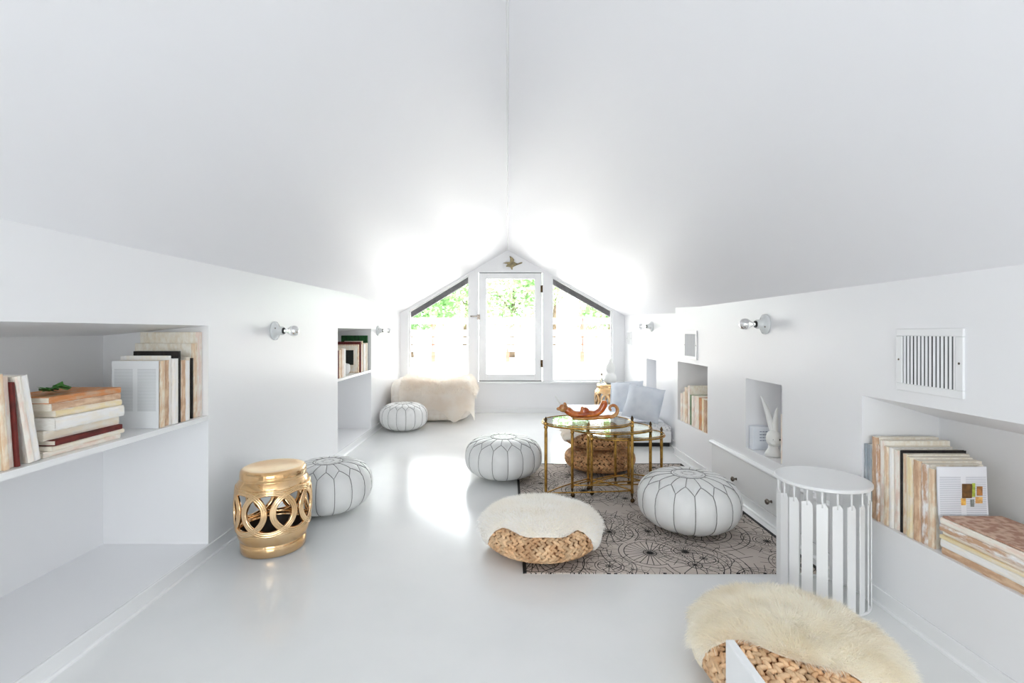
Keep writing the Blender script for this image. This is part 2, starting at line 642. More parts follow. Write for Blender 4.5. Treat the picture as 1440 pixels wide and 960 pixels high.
slope_panel('ceiling_left', [(REAR - 0.1, XL, KL0), (2.0, XL, KL0), (5.2, XL, KL1), (D_END + 0.42, XL, KL2)], 0.12)
slope_panel('ceiling_right', [(REAR - 0.1, XR, KR0), (Y_OFF - 0.6, XR, KR0), (5.2, XF, KR0 - 0.02), (D_END + 0.42, XF, KR1)], 0.12)
rb = MB()
for ya, yb, za, zb in ((REAR, 5.2, RIDGE, RIDGE), (5.2, D_END, RIDGE, RIDGE - 0.041)):
    rb.grid([[(-0.007, ya, za - 0.003), (0, ya, za - 0.009), (0.007, ya, za - 0.003)], [(-0.007, yb, zb - 0.003), (0, yb, zb - 0.009), (0.007, yb, zb - 0.003)]])
struct('trim_1', rb, TRIM, fix=False)

# end wall with three openings ------------------------------------------------
SC = F / D_END


def ex(u):
    return (u - VX) / SC


def ez(v):
    return EYE - (v - VY) / SC


WB = ez(536)
LW = (ex(574), ex(660))
RW = (ex(776), ex(862))
DR = (ex(672.5), ex(763))
DTOP, DBOT = ez(383), ez(536)
l_sl = (ez(385.4) - ez(436)) / (ex(659.6) - ex(576))
r_sl = (ez(436) - ez(388)) / (ex(861.7) - ex(776.7))


def ltop(x):
    return ez(436) + l_sl * (x - ex(576))


def rtop(x):
    return ez(388) + r_sl * (x - ex(776.7))


Y0, Y1 = D_END, D_END + 0.12
m = MB()
m.box(-1.9, 1.95, Y0, Y1, -0.2, WB)
m.box(-1.9, LW[0], Y0, Y1, WB, 2.0)
m.box(LW[1], DR[0], Y0, Y1, WB, 2.75)
m.box(DR[1], RW[0], Y0, Y1, WB, 2.75)
m.box(RW[1], 1.95, Y0, Y1, WB, 2.0)
m.box(DR[0], DR[1], Y0, Y1, DTOP, 2.75)
m.prism([(LW[0], ltop(LW[0])), (LW[1], ltop(LW[1])), (LW[1], 2.75), (LW[0], 2.2)], Y0, Y1)
m.prism([(RW[0], rtop(RW[0])), (RW[1], rtop(RW[1])), (RW[1], 2.2), (RW[0], 2.75)], Y0, Y1)
struct('wall_end', m, WALL)
struct('trim_2', MB().box(XL, XF, Y0 - 0.035, Y0 + 0.005, WB - 0.03, WB - 0.004), TRIM, bevel=0.004)   # window ledge
base_strip_end = struct('baseboard_end', MB().box(XL, XF, Y0 - 0.012, Y0, 0, BASE_H), TRIM, bevel=0.003)


def side_window(name, x0, x1, top):
    fw = 0.022
    fr = MB()
    poly = [(x0, WB), (x1, WB), (x1, top(x1)), (x0, top(x0))]
    w = struct(name, MB().prism([(x0, WB), (x1, WB), (x1, WB + fw), (x0, WB + fw)], Y0 + 0.05, Y0 + 0.10), TRIM)
    fr.prism([(x0, WB + fw), (x0 + fw, WB + fw), (x0 + fw, top(x0 + fw) - fw), (x0, top(x0) - fw)], Y0 + 0.05, Y0 + 0.10)
    obj('jamb', fr, TRIM, w)
    fr = MB().prism([(x1 - fw, WB + fw), (x1, WB + fw), (x1, top(x1) - fw), (x1 - fw, top(x1 - fw) - fw)], Y0 + 0.05, Y0 + 0.10)
    obj('jamb', fr, TRIM, w)
    obj('head', MB().prism([(x0, top(x0) - fw), (x1, top(x1) - fw), (x1, top(x1)), (x0, top(x0))], Y0 + 0.05, Y0 + 0.10), TRIM, w)
    obj('pane', MB().prism([(x0, WB), (x1, WB), (x1, top(x1)), (x0, top(x0))], Y0 + 0.07, Y0 + 0.076), PANE, w)
    return w


side_window('window_1', LW[0], LW[1], ltop)
side_window('window_2', RW[0], RW[1], rtop)
# dark rafters just outside the two raked windows
for nm, (x0, x1), top in (('trim_3', LW, ltop), ('trim_4', RW, rtop)):
    m = MB().prism([(x0 - 0.05, top(x0 - 0.05) - 0.10), (x1 + 0.05, top(x1 + 0.05) - 0.10), (x1 + 0.05, top(x1 + 0.05) + 0.06),
                    (x0 - 0.05, top(x0 - 0.05) + 0.06)], Y1 + 0.02, Y1 + 0.10)
    struct(nm, m, RAKE)

# hinged centre sash
g = 0.010
dx0, dx1, dz0, dz1 = DR[0] + g, DR[1] - g, DBOT + g, DTOP - g
px0, px1, pz0, pz1 = ex(684), ex(752), ez(526), ez(392)
d1 = struct('door_1', MB().box(dx0, px0, Y0 + 0.005, Y0 + 0.05, dz0, dz1), TRIM, bevel=0.003)
obj('stile', MB().box(px1, dx1, Y0 + 0.005, Y0 + 0.05, dz0, dz1), TRIM, d1, bevel=0.003)
obj('rail', MB().box(px0, px1, Y0 + 0.005, Y0 + 0.05, dz0, pz0), TRIM, d1, bevel=0.003)
obj('rail', MB().box(px0, px1, Y0 + 0.005, Y0 + 0.05, pz1, dz1), TRIM, d1, bevel=0.003)
obj('pane', MB().box(px0, px1, Y0 + 0.024, Y0 + 0.030, pz0, pz1), PANE, d1)
obj('gap_shade', MB().box(dx0, dx1, Y0 + 0.03, Y0 + 0.05, dz1 + 0.001, DTOP - 0.001), DARK, d1)  # black strips in the sash gaps, painted in place of shade
obj('gap_shade', MB().box(dx0, dx1, Y0 + 0.03, Y0 + 0.05, DBOT + 0.001, dz0 - 0.001), DARK, d1)
for v in (406, 511):
    h = MB().tube([(dx1 + 0.004, Y0 - 0.004, ez(v) - 0.055), (dx1 + 0.004, Y0 - 0.004, ez(v) + 0.055)], 0.008, 8)
    h.box(dx1 - 0.02, dx1 + 0.004, Y0 - 0.002, Y0 + 0.006, ez(v) - 0.05, ez(v) + 0.05)
    obj('hinge', h, BRONZE, d1)
lt = MB().box(ex(661), ex(672), Y0 - 0.016, Y0 - 0.004, ez(445.2), ez(443.8))
lt.tube([(ex(673), Y0 - 0.03, ez(446)), (ex(673), Y0 + 0.006, ez(446))], 0.010, 10)
lt.box(ex(671), ex(675), Y0 - 0.006, Y0 + 0.006, ez(449), ez(442))
obj('latch', lt, KNOB, d1)

# rear gable with a broad window (behind the camera)
m = MB()
wx, wz0, wz1 = 1.12, 0.55, 1.75
m.box(-1.95, 1.95, REAR - 0.12, REAR, -0.2, wz0)
m.box(-1.95, -wx, REAR - 0.12, REAR, wz0, 2.4)
m.box(wx, 1.95, REAR - 0.12, REAR, wz0, 2.4)
m.box(-wx, wx, REAR - 0.12, REAR, wz1, 2.75)
struct('wall_rear', m, WALL)
w3 = struct('window_3', MB().box(-wx, wx, REAR - 0.09, REAR - 0.03, wz0, wz0 + 0.04), TRIM)
obj('head', MB().box(-wx, wx, REAR - 0.09, REAR - 0.03, wz1 - 0.04, wz1), TRIM, w3)
for x in (-wx, -0.46, 0.42, wx - 0.04):
    obj('mullion', MB().box(x, x + 0.04, REAR - 0.09, REAR - 0.03, wz0 + 0.04, wz1 - 0.04), TRIM, w3)
obj('pane', MB().box(-wx, wx, REAR - 0.063, REAR - 0.057, wz0 + 0.01, wz1 - 0.01), PANE, w3)

# low board at the head of the stairs, its far end showing at the bottom edge of the picture
gb = struct('trim_5', MB().box(0.54, 0.562, 0.25, 1.2, 0.0, 0.437), TRIM, bevel=0.003)

# ------------------------------------------------------------------ outdoors
GY = 19.4
struct('deck', MB().box(-30, 30, D_END + 0.14, 60, -0.3, -0.02), DECK)
fence = thing('board_fence', 'pale horizontal board fence on brown posts beyond the windows', 'fence', (0, GY, 0))
bd = make_mesh('board', MB().box(-1.48, 1.48, -0.02, 0.02, -0.125, 0.125), FENCE)
ps = make_mesh('post', MB().box(-0.07, 0.07, 0.03, 0.17, -0.03, 1.75), POST)
for i in range(8):
    for j, z in enumerate((0.52, 0.83, 1.14, 1.62)):
        o = obj('board', bd, None, fence, loc=(-10.5 + i * 3.0 + rnd.uniform(-.01, .01), 0, z))
        o.rotation_euler = (0, rnd.uniform(-.004, .004), 0)
for i in range(17):
    obj('post', ps, None, fence, loc=(-12 + i * 1.5, 0, 0))


def leaf_cloud(blobs, n, size, rng):
    mb = MB()
    tot = sum(b[3] ** 2 for b in blobs)
    for bx, by, bz, br in blobs:
        for _ in range(int(n * br * br / tot)):
            while True:
                p = Vector((rng.uniform(-1, 1), rng.uniform(-1, 1), rng.uniform(-1, 1)))
                if 0.35 < p.length < 1:
                    break
            c = Vector((bx, by, bz)) + p * br
            a = Vector((rng.gauss(0, 1), rng.gauss(0, 1), rng.gauss(0, 1))).normalized()
            b = a.orthogonal().normalized()
            s = size * rng.uniform(0.6, 1.3)
            mb.add([c - a * s, c + b * s * 0.45, c + a * s, c - b * s * 0.45], [(0, 1, 2, 3)])
    return mb


tree_label = [
    'dense green tree beyond the fence, behind the raked window over the fur throw',
    'loose mid green tree beyond the fence, behind the glazed door latch',
    'pale leafy tree beyond the fence seen through the glazed door pane',
    'pale green tree beyond the fence behind the door hinges',
    'light green tree beyond the fence behind the raked window over the white vase',
    'mid green tree beyond the fence, farthest toward the daybed side']
for i, (x, y, s, k) in enumerate(((-4.6, 23, 1.0, 0), (-2.6, 29, 1.3, 1), (0.2, 23, 1.0, 2), (2.7, 29, 1.3, 2), (5.0, 23, 1.0, 2), (9.0, 29, 1.3, 1))):
    rg = random.Random(40 + i)
    t = thing('leafy_tree', tree_label[i], 'tree', (x, y, -0.02), rg.uniform(0, 6), 'trees beyond the fence')
    tr = MB()
    top = Vector((rg.uniform(-.2, .2), rg.uniform(-.2, .2), 2.6 * s))
    tr.tube([(0, 0, -0.2), tuple(top * 0.5 + Vector((.06, 0, 0))), tuple(top), tuple(top + Vector((.1, .1, 1.4)))], [.16, .12, .09, .03], 8)
    for a in range(4):
        an = a * PI / 2 + rg.uniform(-.4, .4)
        tr.tube([tuple(top * 0.8), tuple(top * 0.8 + Vector((math.cos(an) * .9, math.sin(an) * .9, 1.0)))], [.06, .02], 6)
    obj('trunk', tr, TRUNK, t, smooth=True)
    blobs = [(rg.uniform(-1.3, 1.3) * s, rg.uniform(-1, 1) * s, rg.uniform(1.6, 4.6) * s, rg.uniform(0.7, 1.2) * s) for _ in range(9)]
    o = obj('foliage', leaf_cloud(blobs, 2600, 0.16, rg), FOL[k], t, fix=False)
    o['kind'] = 'stuff'

# ------------------------------------------------------------------ rug
rug_x0, rug_y0, rug_x1, rug_y1 = 0.078, 2.393, 1.565, 4.364
rug = thing('mandala_rug', 'taupe rug printed with black mandala line drawings under the brass tables', 'rug', (rug_x0, rug_y0, 0))
W, L = rug_x1 - rug_x0, rug_y1 - rug_y0
rows = []
for j in range(24):
    row = []
    for i in range(19):
        x, y = W * i / 18, L * j / 23
        row.append((x, y, 0.006 + 0.0012 * noise.noise((x * 3, y * 3, 0))))
    rows.append(row)
m = MB().grid(rows)
m.grid([[(p[0], p[1], 0.0) for p in rows[0]], rows[0]])
m.grid([[(p[0], p[1], 0.0) for p in rows[-1]], rows[-1]])
obj('rug_field', m, RUG, rug, fix=True)
for x0, x1, y0, y1 in ((-0.002, 0.016, 0, L), (W - 0.016, W + 0.002, 0, L), (0, W, L - 0.004, L + 0.003)):
    obj('binding', MB().box(x0, x1, y0, y1, 0, 0.0095), RUG_EDGE, rug, bevel=0.002)


# ------------------------------------------------------------------ leather poufs
def pouf_parts():
    Rm, H, n = 0.30, 0.335, 2.55
    N = 16
    dl = 2 * PI / N

    def prof(phi):
        c, s = math.cos(phi), math.sin(phi)
        zz = H / 2 * (1 + math.copysign(abs(s) ** (2 / n), s))
        rr = Rm * abs(c) ** (2 / n)
        return rr, zz

    def phi_of_r(r):
        return math.acos((r / Rm) ** (n / 2))

    def phi_of_z(z):
        q = 2 * z / H - 1
        return math.asin(math.copysign(abs(q) ** (n / 2), q))
    p_ros, p_peak, p_val, p_bot = phi_of_r(0.10), phi_of_z(0.302), phi_of_z(0.268), phi_of_z(0.012)

    def zig(th):
        w = abs((th / dl) % 1.0 - 0.5) * 2
        return p_peak + (p_val - p_peak) * w ** 1.4

    def S(th, phi, puff=0.0):
        r, z = prof(phi)
        e = 1e-3
        r2, z2 = prof(phi - e)
        tn = Vector((r2 - r, z2 - z))
        nn = Vector((-tn.y, tn.x))
        if nn.length > 0:
            nn.normalize()
        r = r + nn.x * puff
        z = z + nn.y * puff
        dent = 0.012 * max(0, 1 - (r / 0.2) ** 2)                # soft hollow in the middle of the top
        if phi > 0.4:
            z -= dent
        return (r * math.cos(th), r * math.sin(th), z)

    def panel(th0, th1, f0, f1, nu, nv, amp):
        rows = []
        for j in range(nv + 1):
            b = j / nv
            row = []
            for i in range(nu + 1):
                a = i / nu
                th = th0 + (th1 - th0) * a
                phi = f0(th) + (f1(th) - f0(th)) * b
                row.append(S(th, phi, amp * (4 * a * (1 - a)) ** 0.6 * (4 * b * (1 - b)) ** 0.35))
            rows.append(row)
        return MB().grid(rows)
    side = make_mesh('side_panel', panel(0, dl, zig, lambda t: p_bot, 8, 10, 0.007), LEATHER, True)
    topp = make_mesh('top_panel', panel(-dl / 2, dl / 2, lambda t: p_ros, zig, 8, 7, 0.005), LEATHER, True)
    m = MB()
    rows = [[S(2 * PI * i / 32, p_ros + (PI / 2 - 0.02 - p_ros) * j / 5, 0.004 * math.sin(PI * j / 5)) for i in range(32)] for j in range(6)]
    m.grid(rows, close_u=True)
    m.f.append(tuple(5 * 32 + i for i in range(32)))
    disc = make_mesh('top_disc', m, LEATHER, True)
    m = MB().lathe([(prof(p_bot)[0] * 1.0, prof(p_bot)[1]), (prof(p_bot)[0] - 0.015, 0.0), (0.01, 0.0)], 32)
    base = make_mesh('base', m, LEATHER, True)
    sm = MB()
    q = 0.0024
    for k in range(N):
        th = k * dl
        sm.tube([S(th, p_val + (p_bot - p_val) * i / 10, 0.0008) for i in range(11)], q, 5)
        th = (k + .5) * dl
        sm.tube([S(th, p_ros + (p_peak - p_ros) * i / 6, 0.0008) for i in range(7)], q, 5)
    zz = [2 * PI * i / (N * 8) for i in range(N * 8)]
    sm.tube([S(t, zig(t), 0.0008) for t in zz], q, 5, closed=True)
    sm.tube([S(t, p_ros, 0.0008) for t in zz], q, 5, closed=True)
    sm.tube([S(t, p_bot, 0.0004) for t in zz], q * 0.8, 5, closed=True)
    for rr, nn in ((0.085, 64), (0.035, 32)):
        sm.tube([S(2 * PI * i / nn, phi_of_r(rr), 0.002) for i in range(nn)], q * 0.55, 4, closed=True)
    for k in range(8):                                            # embroidered petals on the disc
        c = k * PI / 4
        pts = []
        for i in range(14):
            a = 2 * PI * i / 14
            rr = 0.060 + 0.021 * math.cos(a)
            pts.append(S(c + 0.26 * math.sin(a), phi_of_r(rr), 0.0025))
        sm.tube(pts, q * 0.5, 4, closed=True)
    seam = make_mesh('seam', sm, STITCH, True)
    return side, topp, disc, base, seam, N, dl


P_SIDE, P_TOP, P_DISC, P_BASE, P_SEAM, P_N, P_DL = pouf_parts()


def pouf(label, x, y, z, rad, h, rz):
    t = thing('leather_pouf', label, 'pouf', (x, y, z), rz, 'white leather poufs on the floor')
    t.scale = (rad / 0.30, rad / 0.30, h / 0.335)
    for k in range(P_N):
        for nm, me in (('side_panel', P_SIDE), ('top_panel', P_TOP)):
            o = obj(nm, me, None, t)
            o.rotation_euler = (0, 0, k * P_DL)
    obj('top_disc', P_DISC, None, t)
    obj('base', P_BASE, None, t)
    obj('seam', P_SEAM, None, t)['label'] = 'thin grey stitched seams between the panels'
    return t


pouf('white leather pouf with grey seams tucked behind the gold garden stool', -1.215, 3.27, 0, 0.285, 0.335, 0.10)
pouf('white leather pouf with grey seams in front of the fur throw', -1.275, 5.93, 0, 0.285, 0.335, 0.30)
pouf('white leather pouf with grey seams beside the left edge of the mandala rug', -0.035, 4.0, 0.007, 0.312, 0.335, 0.12)
pouf('white leather pouf with grey seams standing fully on the mandala rug', 1.105, 2.963, 0.007, 0.296, 0.335, 0.17)


# ------------------------------------------------------------------ woven straw poufs
def straw_meshes(Rm, H, n=2.7, step=0.031, lw=0.0098):
    def prof(phi):
        c, s = math.cos(phi), math.sin(phi)
        return Rm * abs(c) ** (2 / n), H / 2 * (1 + math.copysign(abs(s) ** (2 / n), s))
    # arc-length samples from the top centre to the bottom
    pts = [Vector(prof(PI / 2 - PI * i / 400)) for i in range(401)]
    ln = [0.0]
    for i in range(400):
        ln.append(ln[-1] + (pts[i + 1] - pts[i]).length)
    coils = []
    s = 0.05
    while s < ln[-1] - 0.16:
        i = min(range(401), key=lambda q: abs(ln[q] - s))
        p = pts[i]
        mer = (pts[min(i + 2, 400)] - pts[max(i - 2, 0)]).normalized()
        coils.append((p.x, p.y, mer))
        s += step
    out = []
    for r, z, mer in coils:
        mb = MB()
        cnt = max(8, int(2 * PI * r / 0.030))
        for k in range(cnt):
            for sd in (1, -1):
                th = 2 * PI * (k + (0.5 if sd < 0 else 0)) / cnt + rnd.uniform(-.02, .02)
                rad = Vector((math.cos(th), math.sin(th), 0))
                tan = Vector((-math.sin(th), math.cos(th), 0))
                me_ = rad * mer.x + Vector((0, 0, mer.y))
                nor = tan.cross(me_).normalized()
                if nor.dot(rad * r + Vector((0, 0, z - H / 2)) * 1.2) < 0:
                    nor = -nor
                ax = (tan * 0.80 + me_ * 0.60 * sd).normalized()
                sd_ax = nor.cross(ax).normalized()
                M = Matrix((ax, sd_ax, nor)).transposed()
                c = rad * r + Vector((0, 0, z)) + me_ * (-sd) * 0.0075 - nor * 0.004
                j = rnd.uniform(0.85, 1.15)
                mb.ball(c, 0.0225 * j, lw * j, 0.0085, 6, 4, M)
        out.append(mb)
    core = MB().lathe([(max(0.002, p[0] - 0.010), max(0.0, min(H, p[1] + (-.008 if p[1] > H / 2 else 0)))) for p in (prof(PI / 2 - PI * i / 24) for i in range(25))], 40)
    return out, core


SR, SHT = 0.30, 0.185
COILS, CORE = straw_meshes(SR, SHT)
COIL_ME = [make_mesh('braid_coil', c, STRAW, True) for c in COILS]
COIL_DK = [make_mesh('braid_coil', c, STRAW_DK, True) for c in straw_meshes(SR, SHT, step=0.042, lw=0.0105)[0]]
CORE_DK = make_mesh('core', CORE, mat('straw_core_gap_shade', rgb(92, 58, 36), 0.9, base2=rgb(74, 46, 28), nscale=30), True)  # darker core paints shade into the gaps between coils
CORE_ME = make_mesh('core', CORE, STRAW_CORE, True)


def straw_pouf(label, x, y, z, rz, sc=(1, 1, 1), dark=False):
    t = thing('straw_pouf', label, 'pouf', (x, y, z), rz, 'round braided straw floor poufs')
    t.scale = sc
    obj('core', CORE_DK if dark else CORE_ME, None, t)
    for me in (COIL_DK if dark else COIL_ME):
        obj('braid_coil', me, None, t)
    return t


EX, EY = 0.185, 2.695
straw_pouf('round braided straw pouf under a white sheepskin at the rug corner', EX, EY, 0.010, 0.4, (1.06, 1.06, 1.0))
FX, FY = 0.805, 4.235
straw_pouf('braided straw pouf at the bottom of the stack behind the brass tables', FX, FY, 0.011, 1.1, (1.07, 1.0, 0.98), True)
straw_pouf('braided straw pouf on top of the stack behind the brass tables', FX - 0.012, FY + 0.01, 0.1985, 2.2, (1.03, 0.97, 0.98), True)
GX, GY_ = 0.955, 1.63
straw_pouf('braided straw pouf under a shaggy cream sheepskin beside the white slatted stool', GX, GY_, 0.002, 0.2, (1.0, 1.0, 1.12))


# ------------------------------------------------------------------ sheepskins
def drape(px, py, pz, Rm, H, reach, thick, n=2.7, nt=96, ns=22):
    """surface laid over a pouf; reach(theta) = length along the profile"""
    def prof(phi):
        c, s = math.cos(phi), math.sin(phi)
        return Vector((Rm * abs(c) ** (2 / n), H / 2 * (1 + math.copysign(abs(s) ** (2 / n), s))))
    K = 500
    pts = [prof(PI / 2 - PI * i / K) for i in range(K + 1)]
    ln = [0.0]
    for i in range(K):
        ln.append(ln[-1] + (pts[i + 1] - pts[i]).length)

    def at(s):
        lo, hi = 0, K
        while hi - lo > 1:
            md = (lo + hi) // 2
            if ln[md] < s:
                lo = md
            else:
                hi = md
        f = (s - ln[lo]) / max(1e-9, ln[hi] - ln[lo])
        p = pts[lo].lerp(pts[hi], min(1, f))
        t = (pts[hi] - pts[lo]).normalized()
        nn = Vector((-t.y, t.x))
        if nn.dot(p - Vector((0, H / 2))) < 0:
            nn = -nn
        return p, nn
    rows = []
    for j in range(ns + 1):
        row = []
        b = j / ns
        for i in range(nt):
            th = 2 * PI * i / nt
            s = reach(th) * b
            p, nn = at(s)
            ed = min(1.0, (1 - b) * 5 + 0.25)
            q = p + nn * (thick * ed + 0.004)
            wv = 0.5 * thick * noise.noise((math.cos(th) * s * 9, math.sin(th) * s * 9, 3.1))
            q = q + nn * wv * ed
            row.append((px + q.x * math.cos(th), py + q.x * math.sin(th), pz + max(q.y, 0.012)))
        rows.append(row)
    return rows


def fur_from_rows(rows, n, length, width, rng, droop=0.5, comb=(0, 0, 0), close=True, curl=0.5, flow=0.5):
    """strands rooted on a grid of points"""
    nr, nc = len(rows), len(rows[0])
    areas, cells = [], []
    for i in range(nr - 1):
        for j in range(nc if close else nc - 1):
            a, b = Vector(rows[i][j]), Vector(rows[i][(j + 1) % nc])
            c, d = Vector(rows[i + 1][(j + 1) % nc]), Vector(rows[i + 1][j])
            nrm = (c - a).cross(d - b)
            if nrm.length < 1e-9:
                continue
            areas.append(nrm.length * (1.6 if i >= nr - 4 else 1))
            cells.append((a, b, c, d, nrm.normalized(), ((d + c) - (a + b)).normalized()))
    mb = MB()
    cv = Vector(comb)
    for a, b, c, d, nn, out in rng.choices(cells, areas, k=n):
        u, v = rng.random(), rng.random()
        p = a.lerp(b, u).lerp(d.lerp(c, u), v)
        if nn.z < -0.3:
            nn = -nn
        cl = Vector((noise.noise(p * 14), noise.noise(p * 14 + Vector((9, 4, 2))), noise.noise(p * 14 + Vector((1, 8, 5))))) * curl
        L_ = length * rng.uniform(0.6, 1.25)
        d1 = (nn + cl + out * flow + cv + Vector((rng.gauss(0, .22), rng.gauss(0, .22), rng.gauss(0, .22)))).normalized()
        d2 = (d1 + out * 0.5 * flow + cv + Vector((0, 0, -droop)) + cl).normalized()
        s = d1.cross(Vector((rng.gauss(0, 1), rng.gauss(0, 1), rng.gauss(0, 1)))).normalized() * width * 0.5
        m1 = p + d1 * L_ * 0.55
        e = m1 + d2 * L_ * 0.45
        if e.z < 0.003:
            e.z = 0.003
        p0 = p - d1 * 0.004
        mb.add([p0 - s, p0 + s, m1 + s * 0.8, m1 - s * 0.8, e], [(0, 1, 2, 3), (3, 2, 4)])
    return mb


def sheepskin(label, rows, mat_hide, mat_fur, n, length, width, seed, group=None, name='sheepskin', cat='sheepskin', **k):
    mb = MB().grid(rows, close_u=True)
    hide = tag(obj(name, mb, mat_hide, smooth=True), label, cat, group)
    o = obj('fur', fur_from_rows(rows, n, length, width, random.Random(seed), **k), mat_fur, hide, fix=False, smooth=True)
    o['kind'] = 'stuff'
    return hide


def lump(th, c, w, a):
    d = math.atan2(math.sin(th - c), math.cos(th - c))
    return a * math.exp(-(d / w) ** 2)


# skin on the pouf at the rug corner: open towards the camera, hanging down both sides and behind
def gap(th, c, hw, soft):
    """1 inside the angular window around c, 0 outside, smooth shoulders"""
    d = abs(math.atan2(math.sin(th - c), math.cos(th - c)))
    x = min(1, max(0, (hw + soft - d) / (2 * soft)))
    return x * x * (3 - 2 * x)


def reach_e(th):
    r = 0.405 + 0.012 * math.sin(5 * th) + 0.006 * math.sin(11 * th + 1)
    k = gap(th, R(-95), R(54), R(9))
    return r * (1 - k) + (0.274 + 0.010 * math.sin(3 * th) + 0.005 * math.sin(9 * th)) * k


rows_e = drape(EX, EY, 0.010, SR * 1.06, SHT * 1.0, reach_e, 0.020)
sheepskin('short white sheepskin draped over the straw pouf at the rug corner', rows_e, HIDE, FUR_W, 26000, 0.026, 0.0016, 3,
          droop=0.35, curl=0.35, flow=0.35)


def reach_g(th):
    r = 0.40 + 0.012 * math.sin(6 * th + 1) + 0.008 * math.sin(13 * th) + lump(th, R(-30), 0.4, 0.05)
    r -= lump(th, R(100), 0.32, 0.10)
    k = gap(th, R(-120), R(52), R(14))
    return r * (1 - k) + (0.185 + lump(th, R(-75), 0.3, 0.02)) * k


rows_g = drape(GX, GY_, 0.002, SR, SHT * 1.12, reach_g, 0.012)
sheepskin('shaggy cream sheepskin spread over the straw pouf beside the white slatted stool', rows_g, HIDE, FUR_C, 42000, 0.042, 0.0013, 5,
          droop=0.45, curl=0.9, flow=0.6)


def reach_f(th):
    return 0.33 + lump(th, R(180), 0.5, 0.08) + lump(th, R(0), 0.5, 0.08) - lump(th, R(-90), 0.75, 0.10) + 0.01 * math.sin(7 * th)


rows_f = drape(FX - 0.012, FY + 0.01, 0.1985, SR * 1.03, SHT * 0.98, reach_f, 0.008, nt=64, ns=14)
sheepskin('grey cream sheepskin on the straw pouf stack behind the brass tables', rows_f, HIDE, FUR_T, 12000, 0.035, 0.0022, 8,
          droop=0.6, curl=0.4)


# ------------------------------------------------------------------ gold garden stools
def barrel(z):
    t = (z - 0.243) / 0.22
    return 0.193 - 0.026 * t * t


def gold_meshes():
    b = barrel
    top = MB().lathe([(0.001, 0.441), (0.08, 0.442), (0.12, 0.446), (0.145, 0.4505), (0.157, 0.449), (0.1655, 0.443), (0.169, 0.434), (0.1705, 0.415),
                      (0.1705, 0.402), (0.1685, 0.399), (0.1705, 0.396), (b(0.375), 0.375), (b(0.358), 0.358), (b(0.352), 0.352),
                      (b(0.352) - 0.012, 0.352), (0.165, 0.36), (0.155, 0.43), (0.001, 0.435)], 64)
    bot = MB().lathe([(0.001, 0.006), (0.15, 0.006), (0.152, 0.0), (0.160, 0.0), (0.166, 0.006), (0.168, 0.03), (0.169, 0.062), (0.167, 0.065), (0.170, 0.068),
                      (b(0.095), 0.095), (b(0.115), 0.115), (b(0.134), 0.134), (b(0.134) - 0.012, 0.134), (0.165, 0.12), (0.155, 0.02),
                      (0.001, 0.012)], 64)
    dark = [MB().lathe([(0.001, 0.016), (0.150, 0.018), (0.158, 0.118)], 48), MB().lathe([(0.001, 0.430), (0.150, 0.428), (0.158, 0.364)], 48)]  # unglazed dark gold inside, with the hollow's shade put into the sheets' colour
    lip = []
    for z in (0.355, 0.131):
        lip.append(MB().tube([(b(z) * math.cos(2 * PI * i / 64), b(z) * math.sin(2 * PI * i / 64), z) for i in range(64)], 0.0065, 8, closed=True))
    ring = MB()
    zc, a = 0.243, 0.110
    cs = []
    hw = 0.0155
    for j in range(13):                                    # ridged band cross-section
        o = -hw + 2 * hw * j / 12
        cs.append((o, 0.0035 + 0.0035 * abs(math.sin(PI * 3 * j / 12))))
    cs += [(hw, -0.007), (-hw, -0.007)]
    rows = []
    M_ = 72
    for i in range(M_):
        t = 2 * PI * i / M_
        row = []
        for o, h in cs:
            rr = a + o
            z = zc + rr * math.sin(t)
            bz = b(z) + h
            th = (rr + 0.021) * math.cos(t) / 0.193
            row.append((bz * math.cos(th), bz * math.sin(th), z))
        rows.append(row)
    ring.grid(rows, close_u=True, close_v=True)
    return (make_mesh('seat_drum', top, GOLD, True), make_mesh('foot_drum', bot, GOLD, True),
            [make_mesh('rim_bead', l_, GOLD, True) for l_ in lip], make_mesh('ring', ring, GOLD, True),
            [make_mesh('inner_shade_lining', d_, mat('stool_inside_shade', rgb(60, 44, 34), 0.5, base2=rgb(40, 30, 24)), True, fix=False) for d_ in dark])


G_TOP, G_BOT, G_LIP, G_RING, G_IN = gold_meshes()


def gold_stool(label, x, y, rz, sc=1.0):
    t = thing('garden_stool', label, 'stool', (x, y, 0), rz, 'gold pierced garden stools')
    t.scale = (sc, sc, sc)
    obj('seat_drum', G_TOP, None, t)
    obj('foot_drum', G_BOT, None, t)
    for me in G_LIP:
        obj('rim_bead', me, None, t)
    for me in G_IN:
        obj('inner_shade_lining', me, None, t)
    for k in range(8):
        o = obj('ring', G_RING, None, t)
        o.rotation_euler = (0, 0, k * PI / 4)
    return t


gold_stool('shiny gold garden stool pierced with interlocking rings by the left wall', -1.31, 2.709, R(-72))
gold_stool('gold pierced garden stool behind the daybed carrying a white vase', 1.42, 6.76, R(-95), 1.04)

